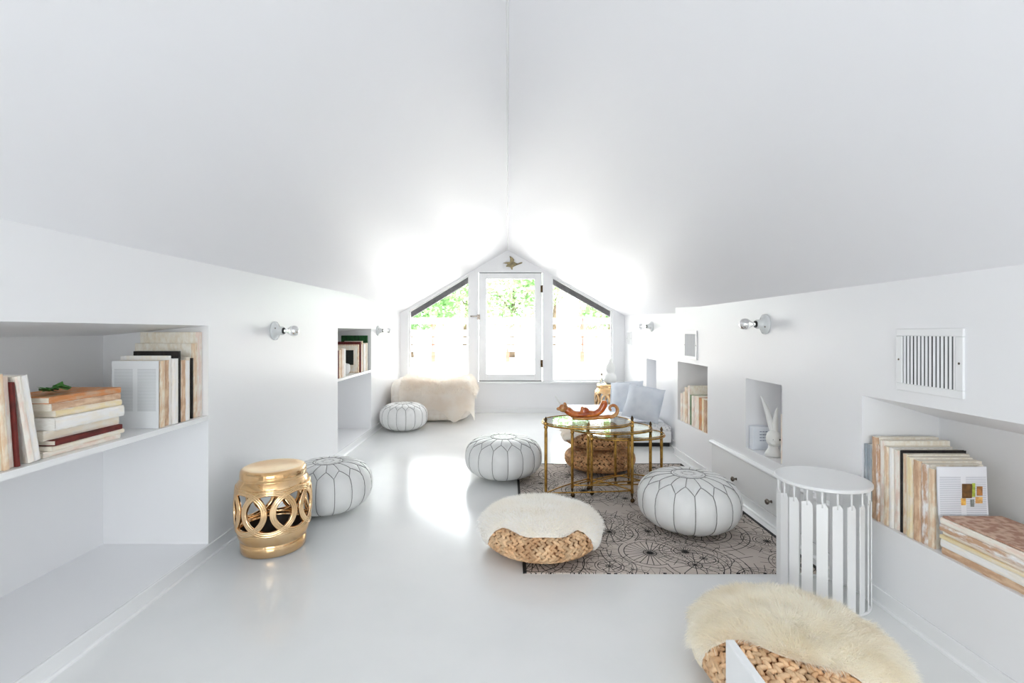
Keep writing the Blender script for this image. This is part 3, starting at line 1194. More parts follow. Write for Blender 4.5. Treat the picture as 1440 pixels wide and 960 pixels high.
# ------------------------------------------------------------------ white slatted stool
ST = thing('slatted_stool', 'white metal drum stool with round top and a ring of vertical slats', 'stool', (1.432, 2.205, 0), 0)
SRD = 0.190
obj('stool_top', MB().lathe([(0.001, 0.536), (SRD - 0.004, 0.536), (SRD, 0.533), (SRD, 0.523), (SRD - 0.004, 0.520), (0.001, 0.520)], 64), WHITE_METAL, ST, smooth=False)
obj('foot_ring', MB().tube([((SRD - 0.012) * math.cos(2 * PI * i / 64), (SRD - 0.012) * math.sin(2 * PI * i / 64), 0.006) for i in range(64)], 0.006, 8, closed=True), WHITE_METAL, ST, smooth=True)
sl = MB().prism([(-0.021, 0.012), (0.021, 0.012), (0.021, 0.452), (0.010, 0.470), (-0.021, 0.462)], -0.002, 0.002, 'y')
SLAT = make_mesh('slat', sl, WHITE_METAL)
ROD = make_mesh('rod', MB().tube([(0, 0, 0.45), (0, 0, 0.522)], 0.0042, 8), WHITE_METAL, True)
NS = 20
for k in range(NS):
    a = 2 * PI * k / NS + 0.06
    r = SRD - 0.014
    o = obj('slat', SLAT, None, ST, loc=(r * math.cos(a), r * math.sin(a), 0))
    o.rotation_euler = (0, 0, a + PI / 2 + R(11))
    q = obj('rod', ROD, None, o)

# ------------------------------------------------------------------ brass nesting tables
def oval_pts(a, b, n=64, e=2.15):
    out = []
    for i in range(n):
        t = 2 * PI * i / n
        c, s = math.cos(t), math.sin(t)
        out.append((a * math.copysign(abs(c) ** (2 / e), c), b * math.copysign(abs(s) ** (2 / e), s)))
    return out


def brass_table(label, cx, cy, z, a, b, rz, legs):
    t = thing('nesting_table', label, 'side table', (cx, cy, 0.009), rz, 'nest of brass and glass tables')
    pts = oval_pts(a, b)
    obj('glass_top', MB().prism([(x * 0.985, y * 0.985) for x, y in pts], z + 0.001, z + 0.007, 'z'), TGLASS, t)
    rim = MB().tube([(x, y, z - 0.004) for x, y in pts], 0.0065, 8, closed=True)
    rim.tube([(x * 0.99, y * 0.98, z + 0.008) for x, y in pts], 0.0035, 6, closed=True)
    obj('rim', rim, BRASS, t, smooth=True)
    for x, y in legs:
        lg = MB().lathe([(0.0109, 0.070), (0.0121, 0.078), (0.0098, 0.09), (0.0106, 0.20), (0.0113, z - 0.06), (0.0098, z - 0.035), (0.0144, z - 0.026),
                         (0.0144, z - 0.020), (0.0109, z - 0.014), (0.0155, z - 0.004), (0.0109, z + 0.010), (0.0103, z + 0.012)], 12)
        lo = obj('leg', lg, BRASS, t, smooth=True, loc=(x, y, 0))
        fin = MB().lathe([(0.009, z + 0.012), (0.007, z + 0.016), (0.0105, z + 0.024), (0.0105, z + 0.030), (0.006, z + 0.042), (0.001, z + 0.05)], 12)
        obj('finial', fin, BRONZE, lo, smooth=True)
        cs = MB().lathe([(0.003, 0.070), (0.009, 0.068), (0.010, 0.052), (0.006, 0.046), (0.006, 0.034), (0.001, 0.034)], 12)
        cs.ball((0.004, 0, 0.0165), 0.0165, 0.0105, 0.0165, 12, 8)
        obj('caster', cs, BRONZE, lo, smooth=True)
    # bowed stretchers between neighbouring legs, low down
    zz = 0.085
    for i in range(len(legs)):
        p, q = Vector(legs[i]), Vector(legs[(i + 1) % len(legs)])
        md = (p + q) / 2
        bow = md * 0.35
        sp = [(p * (1 - s) ** 2 + (md + bow * 0.6) * 2 * s * (1 - s) + q * s * s) for s in [k / 12 for k in range(13)]]
        obj('stretcher', MB().tube([(v.x, v.y, zz) for v in sp], 0.0055, 6), BRASS, t, smooth=True)
    return t


T1, T2, T3 = 0.558, 0.490, 0.430
brass_table('tallest oval brass and glass table with the amber glass creature on it', 0.555, 3.40, T1, 0.312, 0.235, R(5),
            [(-0.300, -0.06), (0.305, -0.065), (0.07, 0.228)])
brass_table('middle height oval brass and glass table slid out of the nest', 0.747, 3.53, T2, 0.296, 0.205, R(2),
            [(-0.285, -0.045), (0.288, -0.03), (0.09, 0.195)])
brass_table('lowest oval brass and glass table at the open end of the nest', 0.878, 3.58, T3, 0.282, 0.180, R(6),
            [(-0.272, -0.03), (0.275, 0.01), (0.08, 0.172)])

# amber glass creature with a curled tail
cr = thing('glass_creature', 'amber glass creature with curled tail lying on the tallest brass table', 'figurine', (0.553, 3.40, T1 + 0.028), R(4))


def spline(pts, n):
    P = [Vector(p) for p in pts]
    out = []
    for i in range(len(P) - 1):
        p0, p1, p2, p3 = P[max(i - 1, 0)], P[i], P[i + 1], P[min(i + 2, len(P) - 1)]
        for k in range(n):
            t = k / n
            out.append(0.5 * ((2 * p1) + (p2 - p0) * t + (2 * p0 - 5 * p1 + 4 * p2 - p3) * t * t + (3 * p1 - p0 - 3 * p2 + p3) * t ** 3))
    out.append(P[-1])
    return out


b_pts = [(-0.165, 0, 0.075), (-0.13, 0, 0.058), (-0.095, 0, 0.035), (-0.04, 0, 0.030), (0.01, 0, 0.034), (0.06, 0, 0.036), (0.10, 0, 0.058), (0.125, 0, 0.10), (0.128, 0, 0.128)]
b_r = [0.016, 0.028, 0.026, 0.024, 0.027, 0.022, 0.023, 0.026, 0.016]
sp = spline(b_pts, 6)
rr = [b_r[min(int(i / 6), 8)] * (1 - (i % 6) / 6) + b_r[min(int(i / 6) + 1, 8)] * ((i % 6) / 6) for i in range(len(sp))]
obj('body', MB().tube(sp, rr, 14), AMBER, cr, smooth=True)
hd = MB().ball((-0.165, -0.004, 0.078), 0.034, 0.026, 0.029, 14, 10)
hd.ball((-0.196, -0.004, 0.074), 0.018, 0.014, 0.013, 10, 8)
hd.ball((-0.155, -0.024, 0.103), 0.012, 0.006, 0.012, 8, 6)
hd.ball((-0.150, 0.018, 0.103), 0.012, 0.006, 0.012, 8, 6)
obj('head', hd, AMBER_PALE, cr, smooth=True)
kn = MB().ball((-0.012, 0, 0.052), 0.034, 0.018, 0.030, 14, 10)
kn.ball((-0.030, -0.004, 0.074), 0.012, 0.010, 0.014, 12, 8)
obj('knees', kn, AMBER, cr, smooth=True)
tail = [(-0.10, 0, 0.012), (0.0, 0, 0.006), (0.09, 0, 0.010), (0.15, 0, 0.013)]
tail += [(0.182 + (0.052 - 0.0042 * k) * math.sin(R(30) * k - R(0)), 0, 0.066 - (0.052 - 0.0042 * k) * math.cos(R(30) * k)) for k in range(0, 12)]
sp = spline(tail, 4)
obj('tail', MB().tube(sp, [0.017 - 0.010 * i / len(sp) for i in range(len(sp))], 10), AMBER_PALE, cr, smooth=True)
obj('glass_straw', MB().tube([(-0.178, 0, 0.10), (-0.222, 0.0, 0.165)], 0.006, 8), CERAMIC, cr, smooth=True)

# ------------------------------------------------------------------ daybed with cushions, vase and bottle on the stool
bed = thing('daybed', 'low white daybed with a thin patterned mattress against the right wall', 'daybed', (0, 0, 0))
bx0, bx1, by0, by1 = 0.80, 1.70, 5.02, 6.46
obj('base', MB().box(bx0, bx1, by0, by1, 0.045, 0.165), TRIM, bed, bevel=0.008)
obj('toe_gap_shade', MB().box(bx0 + 0.03, bx1 - 0.01, by0 + 0.03, by1 - 0.03, 0.0, 0.045), DARK, bed)  # toe-kick block; the shade under the bed is its black colour
obj('mattress', MB().box(bx0, bx1, by0, by1, 0.165, 0.215), MATTRESS, bed, bevel=0.015, seg=3, smooth=True)
rows = []
for j in range(18):
    row = []
    for i in range(18):
        x = bx0 - 0.012 + (bx1 - bx0 + 0.01) * i / 17
        y = by0 + 0.22 + (by1 - by0 - 0.20) * j / 17
        z = 0.222 + 0.006 * noise.noise((x * 6, y * 6, 1))
        if i == 0:
            z -= 0.12
        if i == 1:
            x = bx0 - 0.010
        row.append((x, y, z))
    rows.append(row)
m = MB().grid(rows)
m.grid([[(a, b, c - 0.012) for a, b, c in r] for r in rows])
obj('bed_sheet', m, SHEET, bed, smooth=True, fix=False)


def cushion_mesh(w, h, t):
    N_ = 18
    mb = MB()
    for s in (1, -1):
        rows = []
        for j in range(N_ + 1):
            row = []
            for i in range(N_ + 1):
                u, v = 2 * i / N_ - 1, 2 * j / N_ - 1
                edge = max(0.0, (1 - abs(u) ** 2.4)) * max(0.0, (1 - abs(v) ** 2.4))
                k = 1 - 0.07 * (1 - abs(u) ** 2) * abs(v) ** 4
                k2 = 1 - 0.07 * (1 - abs(v) ** 2) * abs(u) ** 4
                wr = 0.010 * noise.noise((u * 2.4, v * 2.4, s * 3.0)) * edge ** 0.3
                row.append((u * w / 2 * k2, s * (t / 2 * edge ** 0.75 + wr), v * h / 2 * k))
            rows.append(row)
        mb.grid(rows)
    return mb


CUSH = make_mesh('cushion', cushion_mesh(0.40, 0.38, 0.25), LINEN_B, True)


def cushion(label, loc, rot):
    o = tag(obj('linen_cushion', CUSH, None), label, 'cushion', 'blue grey cushions on the daybed')
    o.location = loc
    o.rotation_euler = rot
    c2 = obj('cushion_piping', MB().tube([(x, 0, z) for x, z in [(0.193 * math.copysign(abs(math.cos(a)) ** 0.28, math.cos(a)), 0.183 * math.copysign(abs(math.sin(a)) ** 0.28, math.sin(a))) for a in [2 * PI * i / 48 for i in range(48)]]], 0.005, 6, closed=True), LINEN_B, o, smooth=True)
    return o


cushion('blue grey linen cushion at the front of the daybed, overlapping the other cushion', (1.47, 5.25, 0.425), (R(-24), R(8), R(-30)))
cushion('blue grey linen cushion on the daybed, behind the other cushion', (1.42, 5.78, 0.424), (R(-26), R(-6), R(-28)))

vz = 0.4505 * 1.04 - 0.003
vase = tag(obj('gourd_vase', MB().lathe([(0.001, 0.0), (0.055, 0.0), (0.075, 0.02), (0.088, 0.07), (0.080, 0.12), (0.056, 0.152), (0.050, 0.162), (0.062, 0.185),
                                          (0.068, 0.215), (0.058, 0.26), (0.036, 0.295), (0.020, 0.325), (0.014, 0.355), (0.016, 0.362), (0.011, 0.362), (0.010, 0.34), (0.001, 0.33)], 32, (0, 0, 0)), CERAMIC, smooth=True),
           'matte white double gourd vase on the gold stool by the window', 'vase')
vase.location = (1.43, 6.74, vz)
bt = thing('small_bottle', 'small clear bottle with dark stopper beside the white gourd vase', 'bottle', (1.305, 6.72, vz + 0.001))
obj('bottle_body', MB().lathe([(0.001, 0), (0.022, 0), (0.024, 0.01), (0.024, 0.06), (0.010, 0.09), (0.009, 0.125), (0.001, 0.125)], 20), CLEAR, bt, smooth=True)
obj('stopper', MB().lathe([(0.001, 0.125), (0.010, 0.125), (0.014, 0.138), (0.010, 0.155), (0.001, 0.158)], 16), BRONZE, bt, smooth=True)

# ------------------------------------------------------------------ slouchy seat with fur throw in the far left corner
def soft_block(x0, x1, y0, y1, z0, z1, e=4.0, amp=0.02, seed=0.0, n=28, mz=18):
    rows = []
    cx, cy, cz = (x0 + x1) / 2, (y0 + y1) / 2, (z0 + z1) / 2
    hx, hy, hz = (x1 - x0) / 2, (y1 - y0) / 2, (z1 - z0) / 2

    def sg(v, p):
        return math.copysign(abs(v) ** p, v)
    for j in range(mz + 1):
        a = -PI / 2 + PI * j / mz
        row = []
        for i in range(n):
            b = 2 * PI * i / n
            ca = abs(math.cos(a)) ** (2 / e)
            p = Vector((cx + hx * ca * sg(math.cos(b), 2 / e), cy + hy * ca * sg(math.sin(b), 2 / e), cz + hz * sg(math.sin(a), 2 / e)))
            k = noise.noise(p * 4 + Vector((seed, 0, 0))) * amp
            p += (p - Vector((cx, cy, cz))).normalized() * k
            row.append((p.x, p.y, max(p.z, z0)))
        rows.append(row)
    return MB().grid(rows, close_u=True)


seat = thing('slouchy_seat', 'cream linen slouchy seat against the left wall under the window', 'seat', (0, 0, 0))
obj('cushion_body', soft_block(-1.53, -0.50, 6.33, 7.08, 0.0, 0.52, 5.0, 0.03, 2.0), LINEN_C, seat, smooth=True)
obj('side_bolster', soft_block(-1.545, -1.32, 6.28, 7.05, 0.02, 0.565, 4.5, 0.02, 5.0), LINEN_C, seat, smooth=True)


def throw_rows():
    """sheet laid over the seat: from the back, over the top, down the front; longer towards the right"""
    rows = []
    NU, NV = 40, 44
    for j in range(NV + 1):
        v = j / NV
        row = []
        for i in range(NU + 1):
            u = i / NU
            x = -1.40 + 0.97 * u
            hang = 0.34 + 0.17 * math.exp(-((u - 0.72) / 0.16) ** 2) - 0.10 * u + 0.03 * math.sin(9 * u)
            top_z = 0.555 + 0.02 * math.sin(7 * u + 1) + 0.015 * noise.noise((u * 6, v * 6, 0))
            back_y, front_y = 6.98, 6.30
            run = (back_y - front_y)
            tot = run + hang
            s = v * tot
            if s < run:
                y = back_y - s
                z = top_z - 0.05 * (s / run - 0.4) ** 2
                k = (run - s)
                if k < 0.10:
                    z -= 0.05 * (1 - k / 0.10) ** 2
            else:
                q = s - run
                y = front_y - 0.045 * math.sin(min(1, q / 0.12) * PI / 2) - 0.02 * math.sin(14 * u + 3 * v)
                z = top_z - 0.068 - q
            if u > 0.88:                                     # falls over the right-hand end
                k = (u - 0.88) / 0.12
                z -= 0.20 * k ** 1.6
                x -= 0.0 * k
            row.append((x, y, max(z, 0.02)))
        rows.append(row)
    return rows


tr_rows = throw_rows()
thr = tag(obj('fur_throw', MB().grid(tr_rows), FUR_T, smooth=True, fix=False), 'oatmeal fur throw draped over the cream seat, hanging to the floor', 'throw')
o = obj('fur', fur_from_rows([list(r) for r in tr_rows], 22000, 0.045, 0.0032, random.Random(21), droop=0.9, close=False, curl=0.5, flow=0.3), FUR_T, thr, fix=False, smooth=True)
o['kind'] = 'stuff'

# ------------------------------------------------------------------ wall lamps
def lamp_meshes():
    base = MB().lathe([(0.001, 0.0), (0.060, 0.0), (0.064, 0.004), (0.063, 0.012), (0.052, 0.020), (0.036, 0.028), (0.030, 0.036), (0.028, 0.060), (0.022, 0.062), (0.001, 0.062)], 32)
    collar = MB().lathe([(0.001, 0.060), (0.021, 0.060), (0.022, 0.070), (0.018, 0.072), (0.001, 0.072)], 24)
    glass = MB().lathe([(0.001, 0.070), (0.013, 0.070), (0.0135, 0.082), (0.017, 0.094), (0.024, 0.103), (0.033, 0.117), (0.036, 0.130)], 28)
    cap = MB().lathe([(0.0362, 0.126), (0.0365, 0.133), (0.0345, 0.146), (0.029, 0.157), (0.019, 0.165), (0.008, 0.1685), (0.0005, 0.169)], 28)
    screw = MB().ball((0.040, 0, 0.024), 0.006, 0.006, 0.004, 8, 6)
    return (make_mesh('lamp_base', base, PORC, True), make_mesh('socket_collar', collar, BLACK, True), make_mesh('bulb', glass, CLEAR, True),
            make_mesh('mirror_cap', cap, CHROME, True), make_mesh('screw', screw, KNOB, True))


LB, LC, LG, LM, LS = lamp_meshes()


def wall_lamp(label, x, y, z, sgn):
    t = thing('wall_lamp', label, 'lamp', (x, y, z), 0, 'bare bulb wall lamps')
    t.rotation_euler = (0, R(90) * sgn, 0)
    obj('lamp_base', LB, None, t)
    obj('socket_collar', LC, None, t)
    b = obj('bulb', LG, None, t)
    obj('mirror_cap', LM, None, b)
    for a in (R(65), R(245)):
        s = obj('screw', LS, None, t)
        s.rotation_euler = (0, 0, a)


wall_lamp('porcelain wall lamp with mirrored bulb on the wall above the near gold stool', XL, 3.30, 1.205, 1)
wall_lamp('porcelain wall lamp with mirrored bulb above the cream seat and fur throw', XL, 5.92, 1.212, 1)
wall_lamp('porcelain wall lamp with mirrored bulb on the right wall between two wall vents', XR, 3.08, 1.247, -1)
wall_lamp('porcelain wall lamp with mirrored bulb above the daybed cushions', XF, 5.80, 1.26, -1)

# ------------------------------------------------------------------ wall vents
def vent(label, x, y0, y1, z0, z1, nl=14, bw=0.030):
    t = thing('wall_vent', label, 'vent', (x, (y0 + y1) / 2, (z0 + z1) / 2), 0, 'white square wall vents')
    hy, hz = (y1 - y0) / 2, (z1 - z0) / 2
    e = 0.010
    for nm, (a, b, c, d) in (('frame', (-hy, hy, hz - bw, hz)), ('frame', (-hy, hy, -hz, -hz + bw)), ('frame', (-hy, -hy + bw, -hz + bw, hz - bw)), ('frame', (hy - bw, hy, -hz + bw, hz - bw))):
        obj(nm, MB().box(-e, 0.0, a, b, c, d), WHITE_METAL, t, bevel=0.003)
    obj('vent_shade_sheet', MB().box(-0.0015, -0.0005, -hy + bw, hy - bw, -hz + bw, hz - bw), VENT_SHADE, t)  # flat sheet, its dark grey painted as shade between the louvers
    sp_ = (2 * hy - 2 * bw) / nl
    lm = make_mesh('louver', MB().prism([(-0.0070, sp_ * 0.10), (-0.0062, sp_ * 0.16), (-0.0016, -sp_ * 0.20), (-0.0026, -sp_ * 0.26)], -hz + bw, hz - bw, 'z'), WHITE_METAL)
    for k in range(nl):
        obj('louver', lm, None, t, loc=(0, -hy + bw + sp_ * (k + 0.5), 0))
        if nl == 14 and k in (5, 10):
            obj('slit_shade', MB().box(-0.0040, -0.0034, -hy + bw + sp_ * (k + 0.70), -hy + bw + sp_ * (k + 1.10), -hz + bw, hz - bw), DARK, t)  # black strip painting the deeper shade between two louvers
    for s in (-1, 1):
        obj('screw', MB().ball((-e - 0.0005, s * (hy - bw / 2), 0), 0.002, 0.0045, 0.0045, 8, 6), KNOB, t, smooth=True)


vent('white louvered wall vent above the row of worn books and magazine', XR, 1.736, 2.036, 0.956, 1.212)
vent('white framed wall vent above the small niche of books', XR, 4.187, 4.49, 0.949, 1.207, 14)
vent('small white wall vent beside the window above the daybed', XF, 6.74, 6.98, 1.000, 1.205, 10, 0.022)

# ------------------------------------------------------------------ drawer below the figurine niche
dw = thing('built_in_drawer', 'long white built-in drawer with two round knobs below the figurine niche', 'drawer', (XR, 0, 0))
dy0, dy1 = 2.42, 3.88
obj('drawer_front', MB().box(-0.008, 0.0, dy0, dy1, BASE_H + 0.005, 0.305), TRIM, dw, bevel=0.003)
obj('top_moulding', MB().prism([(0.0, 0.308), (-0.022, 0.308), (-0.026, 0.314), (-0.026, 0.322), (-0.020, 0.328), (0.0, 0.332)], dy0 - 0.01, dy1 + 0.01, 'y'), TRIM, dw)
for y in (3.46, 3.0):
    k = MB().lathe([(0.001, 0.0), (0.010, 0.0), (0.007, 0.006), (0.007, 0.014), (0.016, 0.022), (0.018, 0.030), (0.012, 0.037), (0.001, 0.039)], 16)
    o = obj('knob', k, KNOB, dw, smooth=True, loc=(-0.008, y, 0.145))
    o.rotation_euler = (0, R(-90), 0)

# ------------------------------------------------------------------ brass bird over the door
bp = [(0.34, 0.50), (0.45, 0.465), (0.545, 0.46), (0.545, 0.36), (0.53, 0.265), (0.555, 0.27), (0.62, 0.32), (0.665, 0.39), (0.65, 0.44), (0.70, 0.485), (0.76, 0.515), (0.82, 0.48),
      (0.87, 0.465), (0.90, 0.485), (0.86, 0.52), (0.80, 0.54), (0.73, 0.57), (0.66, 0.61), (0.615, 0.645), (0.62, 0.72), (0.58, 0.715), (0.56, 0.65), (0.52, 0.62), (0.43, 0.62), (0.44, 0.575), (0.47, 0.555), (0.46, 0.52)]
bw_ = 50 / SC
bird = MB()
poly = [((p[0] - 0.6) * bw_, -(p[1] - 0.5) * 40 * 1.04 / SC) for p in bp]
bird.prism(poly, -0.014, -0.002)
bo = tag(obj('bird_ornament', bird, mat('bird_brass', rgb(148, 134, 100), 0.35, 0.8, base2=rgb(100, 92, 76), nscale=18), bevel=0.003), 'small brass flying goose ornament on the gable above the glazed door', 'ornament')
bo.location = (ex(690 + 0.6 * 50), D_END, ez(350 + 0.5 * 40))

# ------------------------------------------------------------------ books
CREAM, IVORY, TAN, BROWN, WHITE_P, YELL, RUST, PINK, GREEN, BLACKC, GREYB, DKRED, SAGE = (
    rgb(240, 228, 208), rgb(242, 236, 226), rgb(226, 196, 164), rgb(200, 162, 132), rgb(242, 240, 238), rgb(238, 220, 176), rgb(206, 136, 82),
    rgb(236, 214, 200), rgb(18, 84, 36), rgb(26, 22, 22), rgb(156, 166, 174), rgb(110, 34, 28), rgb(118, 142, 104))
PAGES = mat('book_pages', rgb(245, 240, 229), 0.85, base2=rgb(234, 223, 204), nscale=30, stretch=(40, 2, 1), bump=0.3, bscale=60)
PAGES_W = mat('white_pages', rgb(238, 236, 232), 0.85, base2=rgb(222, 218, 210), nscale=30, stretch=(40, 2, 1), bump=0.3, bscale=60)


def spine_mat(c, c2, key):
    return mat('spine_%s' % key, c, 0.75, base2=c2, nscale=34, lo=0.44, hi=0.60, bump=0.35, bscale=40, stretch=(1.2, 1, 0.5))


SP = {
    'cream': spine_mat(CREAM, IVORY, 'cream'), 'ivory': spine_mat(IVORY, PINK, 'ivory'), 'tan': spine_mat(TAN, CREAM, 'tan'), 'brown': spine_mat(BROWN, TAN, 'brown'),
    'white': spine_mat(WHITE_P, IVORY, 'white'), 'yellow': spine_mat(YELL, CREAM, 'yellow'), 'rust': spine_mat(RUST, BROWN, 'rust'), 'pink': spine_mat(PINK, IVORY, 'pink'),
    'green': spine_mat(GREEN, rgb(10, 62, 26), 'green'), 'black': spine_mat(BLACKC, rgb(40, 34, 32), 'black'), 'grey': spine_mat(GREYB, rgb(186, 190, 192), 'grey'),
    'red': spine_mat(DKRED, rgb(84, 26, 22), 'red'), 'sage': spine_mat(SAGE, rgb(92, 118, 80), 'sage'), 'torn': spine_mat(BROWN, WHITE_P, 'torn'), 'marbled': mat('spine_marbled', rgb(176, 132, 110), 0.6, base2=rgb(214, 182, 160), nscale=38, lo=0.42, hi=0.6)}


def book(label, thick, h, dep, color, style, group, X, Y, Z, org, cover=None, pages=None):
    """local x = thickness, local -y = spine, local z = height; origin at the lower spine corner, block fills x 0..thick, y 0..dep, z 0..h"""
    t = thing('book', label, 'book', group=group)
    t.matrix_world = Matrix((Vector(X), Vector(Y), Vector(Z))).transposed().to_4x4()
    t.location = org
    sp_m = SP[color]
    cv = SP[cover or color]
    pg = pages or (PAGES if color not in ('white', 'grey', 'black') else PAGES_W)
    if style == 'bound':
        c = 0.0025
        obj('pages', MB().box(c, thick - c, c + 0.001, dep - 0.006, 0.004, h - 0.004), pg, t)
        s = MB().prism([(0, 0.003), (0.002, 0), (thick - 0.002, 0), (thick, 0.003), (thick, dep), (thick - c, dep), (thick - c, c), (c, c), (c, dep), (0, dep)], 0, h, 'z')
        obj('cover', s, cv, t)
    else:
        obj('pages', MB().box(0.0003, thick - 0.0003, 0.002, dep, 0.0, h), pg, t)
        # ragged glued spine
        rg = random.Random(hash((round(org[1], 3), round(thick, 4))) & 0xffff)
        rows = []
        n = 14
        for i in range(n + 1):
            z = h * i / n
            a = rg.uniform(0, 0.0012)
            rows.append([(0.0, 0.010, z), (-0.0003, 0.002 + a, z), (thick * 0.25, -0.0012 + rg.uniform(0, .002), z), (thick * 0.75, -0.0012 + rg.uniform(0, .002), z), (thick + 0.0003, 0.002 + a, z), (thick, 0.010, z)])
        mb = MB().grid(rows)
        obj('spine_strip', mb, sp_m, t, fix=False)
    return t


ORD = ['', 'first', 'second', 'third', 'fourth', 'fifth', 'sixth', 'seventh', 'eighth', 'ninth', 'tenth', 'eleventh', 'twelfth', 'thirteenth', 'fourteenth']
ADJ = {'cream': 'cream', 'ivory': 'ivory', 'tan': 'tan', 'brown': 'worn brown', 'white': 'white', 'yellow': 'pale yellow', 'rust': 'rust orange', 'pink': 'pale pink',
       'green': 'dark green', 'black': 'black', 'grey': 'blue grey', 'red': 'dark red', 'sage': 'sage green', 'torn': 'torn brown', 'marbled': 'brown marbled'}


def left_row(y_start, items, place, group, step=-1, lean=0.0, x_in=0.012):
    """books standing on the left shelf, spines to the room; y_start = outer face, runs towards smaller y when step = -1"""
    y = y_start
    for i, (th, h, dep, colr, style, cover) in enumerate(items):
        size = 'tall ' if h > 0.37 else ('slim ' if th < 0.022 else '')
        lab = '%s%s book, %s %s' % (size, ADJ[colr], ORD[i + 1], place)
        ya = y - th if step < 0 else y
        xi = x_in + rnd.uniform(0, 0.02)
        ang = lean
        X = Vector((0, math.cos(ang), math.sin(ang)))
        Z = Vector((0, -math.sin(ang), math.cos(ang)))
        book(lab, th, h, dep, colr, style, group, X, (-1, 0, 0), Z, (XL - xi, ya, SH + 0.001 + max(0, -math.sin(ang)) * th), cover)
        y += step * (th + 0.0015)
    return y


# right-hand group on the long left shelf, against the niche end
left_row(L1[1] - 0.004, [
    (0.040, 0.443, 0.30, 'pink', 'bare', None), (0.038, 0.385, 0.30, 'tan', 'bare', None), (0.012, 0.31, 0.22, 'black', 'bound', None),
    (0.030, 0.315, 0.21, 'cream', 'bare', None), (0.028, 0.30, 0.20, 'white', 'bare', None), (0.034, 0.305, 0.20, 'brown', 'bare', None), (0.018, 0.35, 0.22, 'black', 'bound', None),
    (0.030, 0.315, 0.20, 'white', 'bare', None), (0.014, 0.33, 0.235, 'white', 'bound', None), (0.042, 0.31, 0.20, 'brown', 'bare', None), (0.030, 0.31, 0.205, 'tan', 'bare', None)],
    'from the end wall of the long left niche', 'upright books in the long left niche')
# loose printed page facing the camera
pg = tag(obj('printed_page', MB().box(XL - 0.225, XL - 0.012, 2.222, 2.226, SH + 0.001, SH + 0.312), PRINT_L), 'page printed in grey text columns, front of the upright row in the long left niche', 'page')
# lying stack in the middle
zc = SH + 0.001
stack_l = [(0.020, 0.33, 0.22, 'ivory', 'bare'), (0.016, 0.325, 0.22, 'cream', 'bare'), (0.020, 0.31, 0.21, 'red', 'bound'), (0.034, 0.325, 0.21, 'cream', 'bare'),
           (0.044, 0.32, 0.21, 'white', 'bare'), (0.024, 0.29, 0.20, 'yellow', 'bare'), (0.026, 0.31, 0.21, 'brown', 'bare'), (0.024, 0.32, 0.21, 'rust', 'bound')]
for i, (th, h, dep, colr, style) in enumerate(stack_l):
    ang = rnd.uniform(-0.03, 0.03)
    yc = 2.034 + rnd.uniform(-0.008, 0.008)
    Zv = Vector((math.sin(ang), -math.cos(ang), 0))
    Yv = Vector((-math.cos(ang), -math.sin(ang), 0))
    book('%s book lying %s from the bottom of the stack in the long left niche' % (ADJ[colr], ORD[i + 1]), th, h, dep, colr, style, 'lying books in the long left niche', (0, 0, 1), Yv, Zv,
         (XL - 0.018 - rnd.uniform(0, .02), yc, zc))
    zc += th + 0.0008
lf = MB()
for k in range(9):
    a = rnd.uniform(0, 6.28)
    L_ = rnd.uniform(0.05, 0.09)
    c = Vector((XL - 0.10 + rnd.uniform(-.05, .03), 1.80 + rnd.uniform(-.05, .05), zc + 0.003 + rnd.uniform(0, .01)))
    dv = Vector((math.cos(a), math.sin(a), 0.25 + rnd.uniform(-.1, .2)))
    sv = Vector((-math.sin(a), math.cos(a), 0))
    pts = [c, c + dv * L_ * 0.4 + sv * 0.018, c + dv * L_, c + dv * L_ * 0.4 - sv * 0.018]
    lf.add([tuple(p) for p in pts], [(0, 1, 2, 3)])
    lf.add([tuple(p + Vector((0, 0, .001))) for p in pts], [(3, 2, 1, 0)])
tag(obj('leaf_sprig', lf, LEAF, fix=False), 'green leaf sprig lying on top of the book stack in the left niche', 'leaf sprig')
# leaning group further left
leaning = [(0.026, 0.30, 0.22, 'white', 'bare', R(9)), (0.020, 0.30, 0.21, 'ivory', 'bare', R(9)), (0.012, 0.28, 0.20, 'red', 'bound', R(4)), (0.024, 0.30, 0.22, 'pink', 'bare', R(4)),
           (0.018, 0.31, 0.22, 'tan', 'bare', R(4)), (0.024, 0.28, 0.20, 'yellow', 'bare', 0), (0.030, 0.30, 0.22, 'cream', 'bare', 0), (0.030, 0.29, 0.22, 'brown', 'bare', 0), (0.036, 0.31, 0.22, 'white', 'bare', 0)]
y = 1.682
prev = None
for i, (th, h, dep, colr, style, ang) in enumerate(leaning):
    if prev is not None and prev != ang:                    # the more upright neighbour stands clear of the leaning top
        y -= 0.30 * (math.tan(prev) - math.tan(ang)) + 0.002
    prev = ang
    X = Vector((0, math.cos(ang), math.sin(ang)))
    Z = Vector((0, -math.sin(ang), math.cos(ang)))
    tilt = 'leaning' if ang else 'upright'
    y -= th / math.cos(ang)
    book('%s book %s, %s from the lying stack in the long left niche' % (ADJ[colr], tilt, ORD[i + 1]), th, h, dep, colr, style, 'leaning books in the long left niche', X, (-1, 0, 0), Z,
         (XL - 0.014 - rnd.uniform(0, .015), y, SH + 0.0012))
    y -= 0.0015

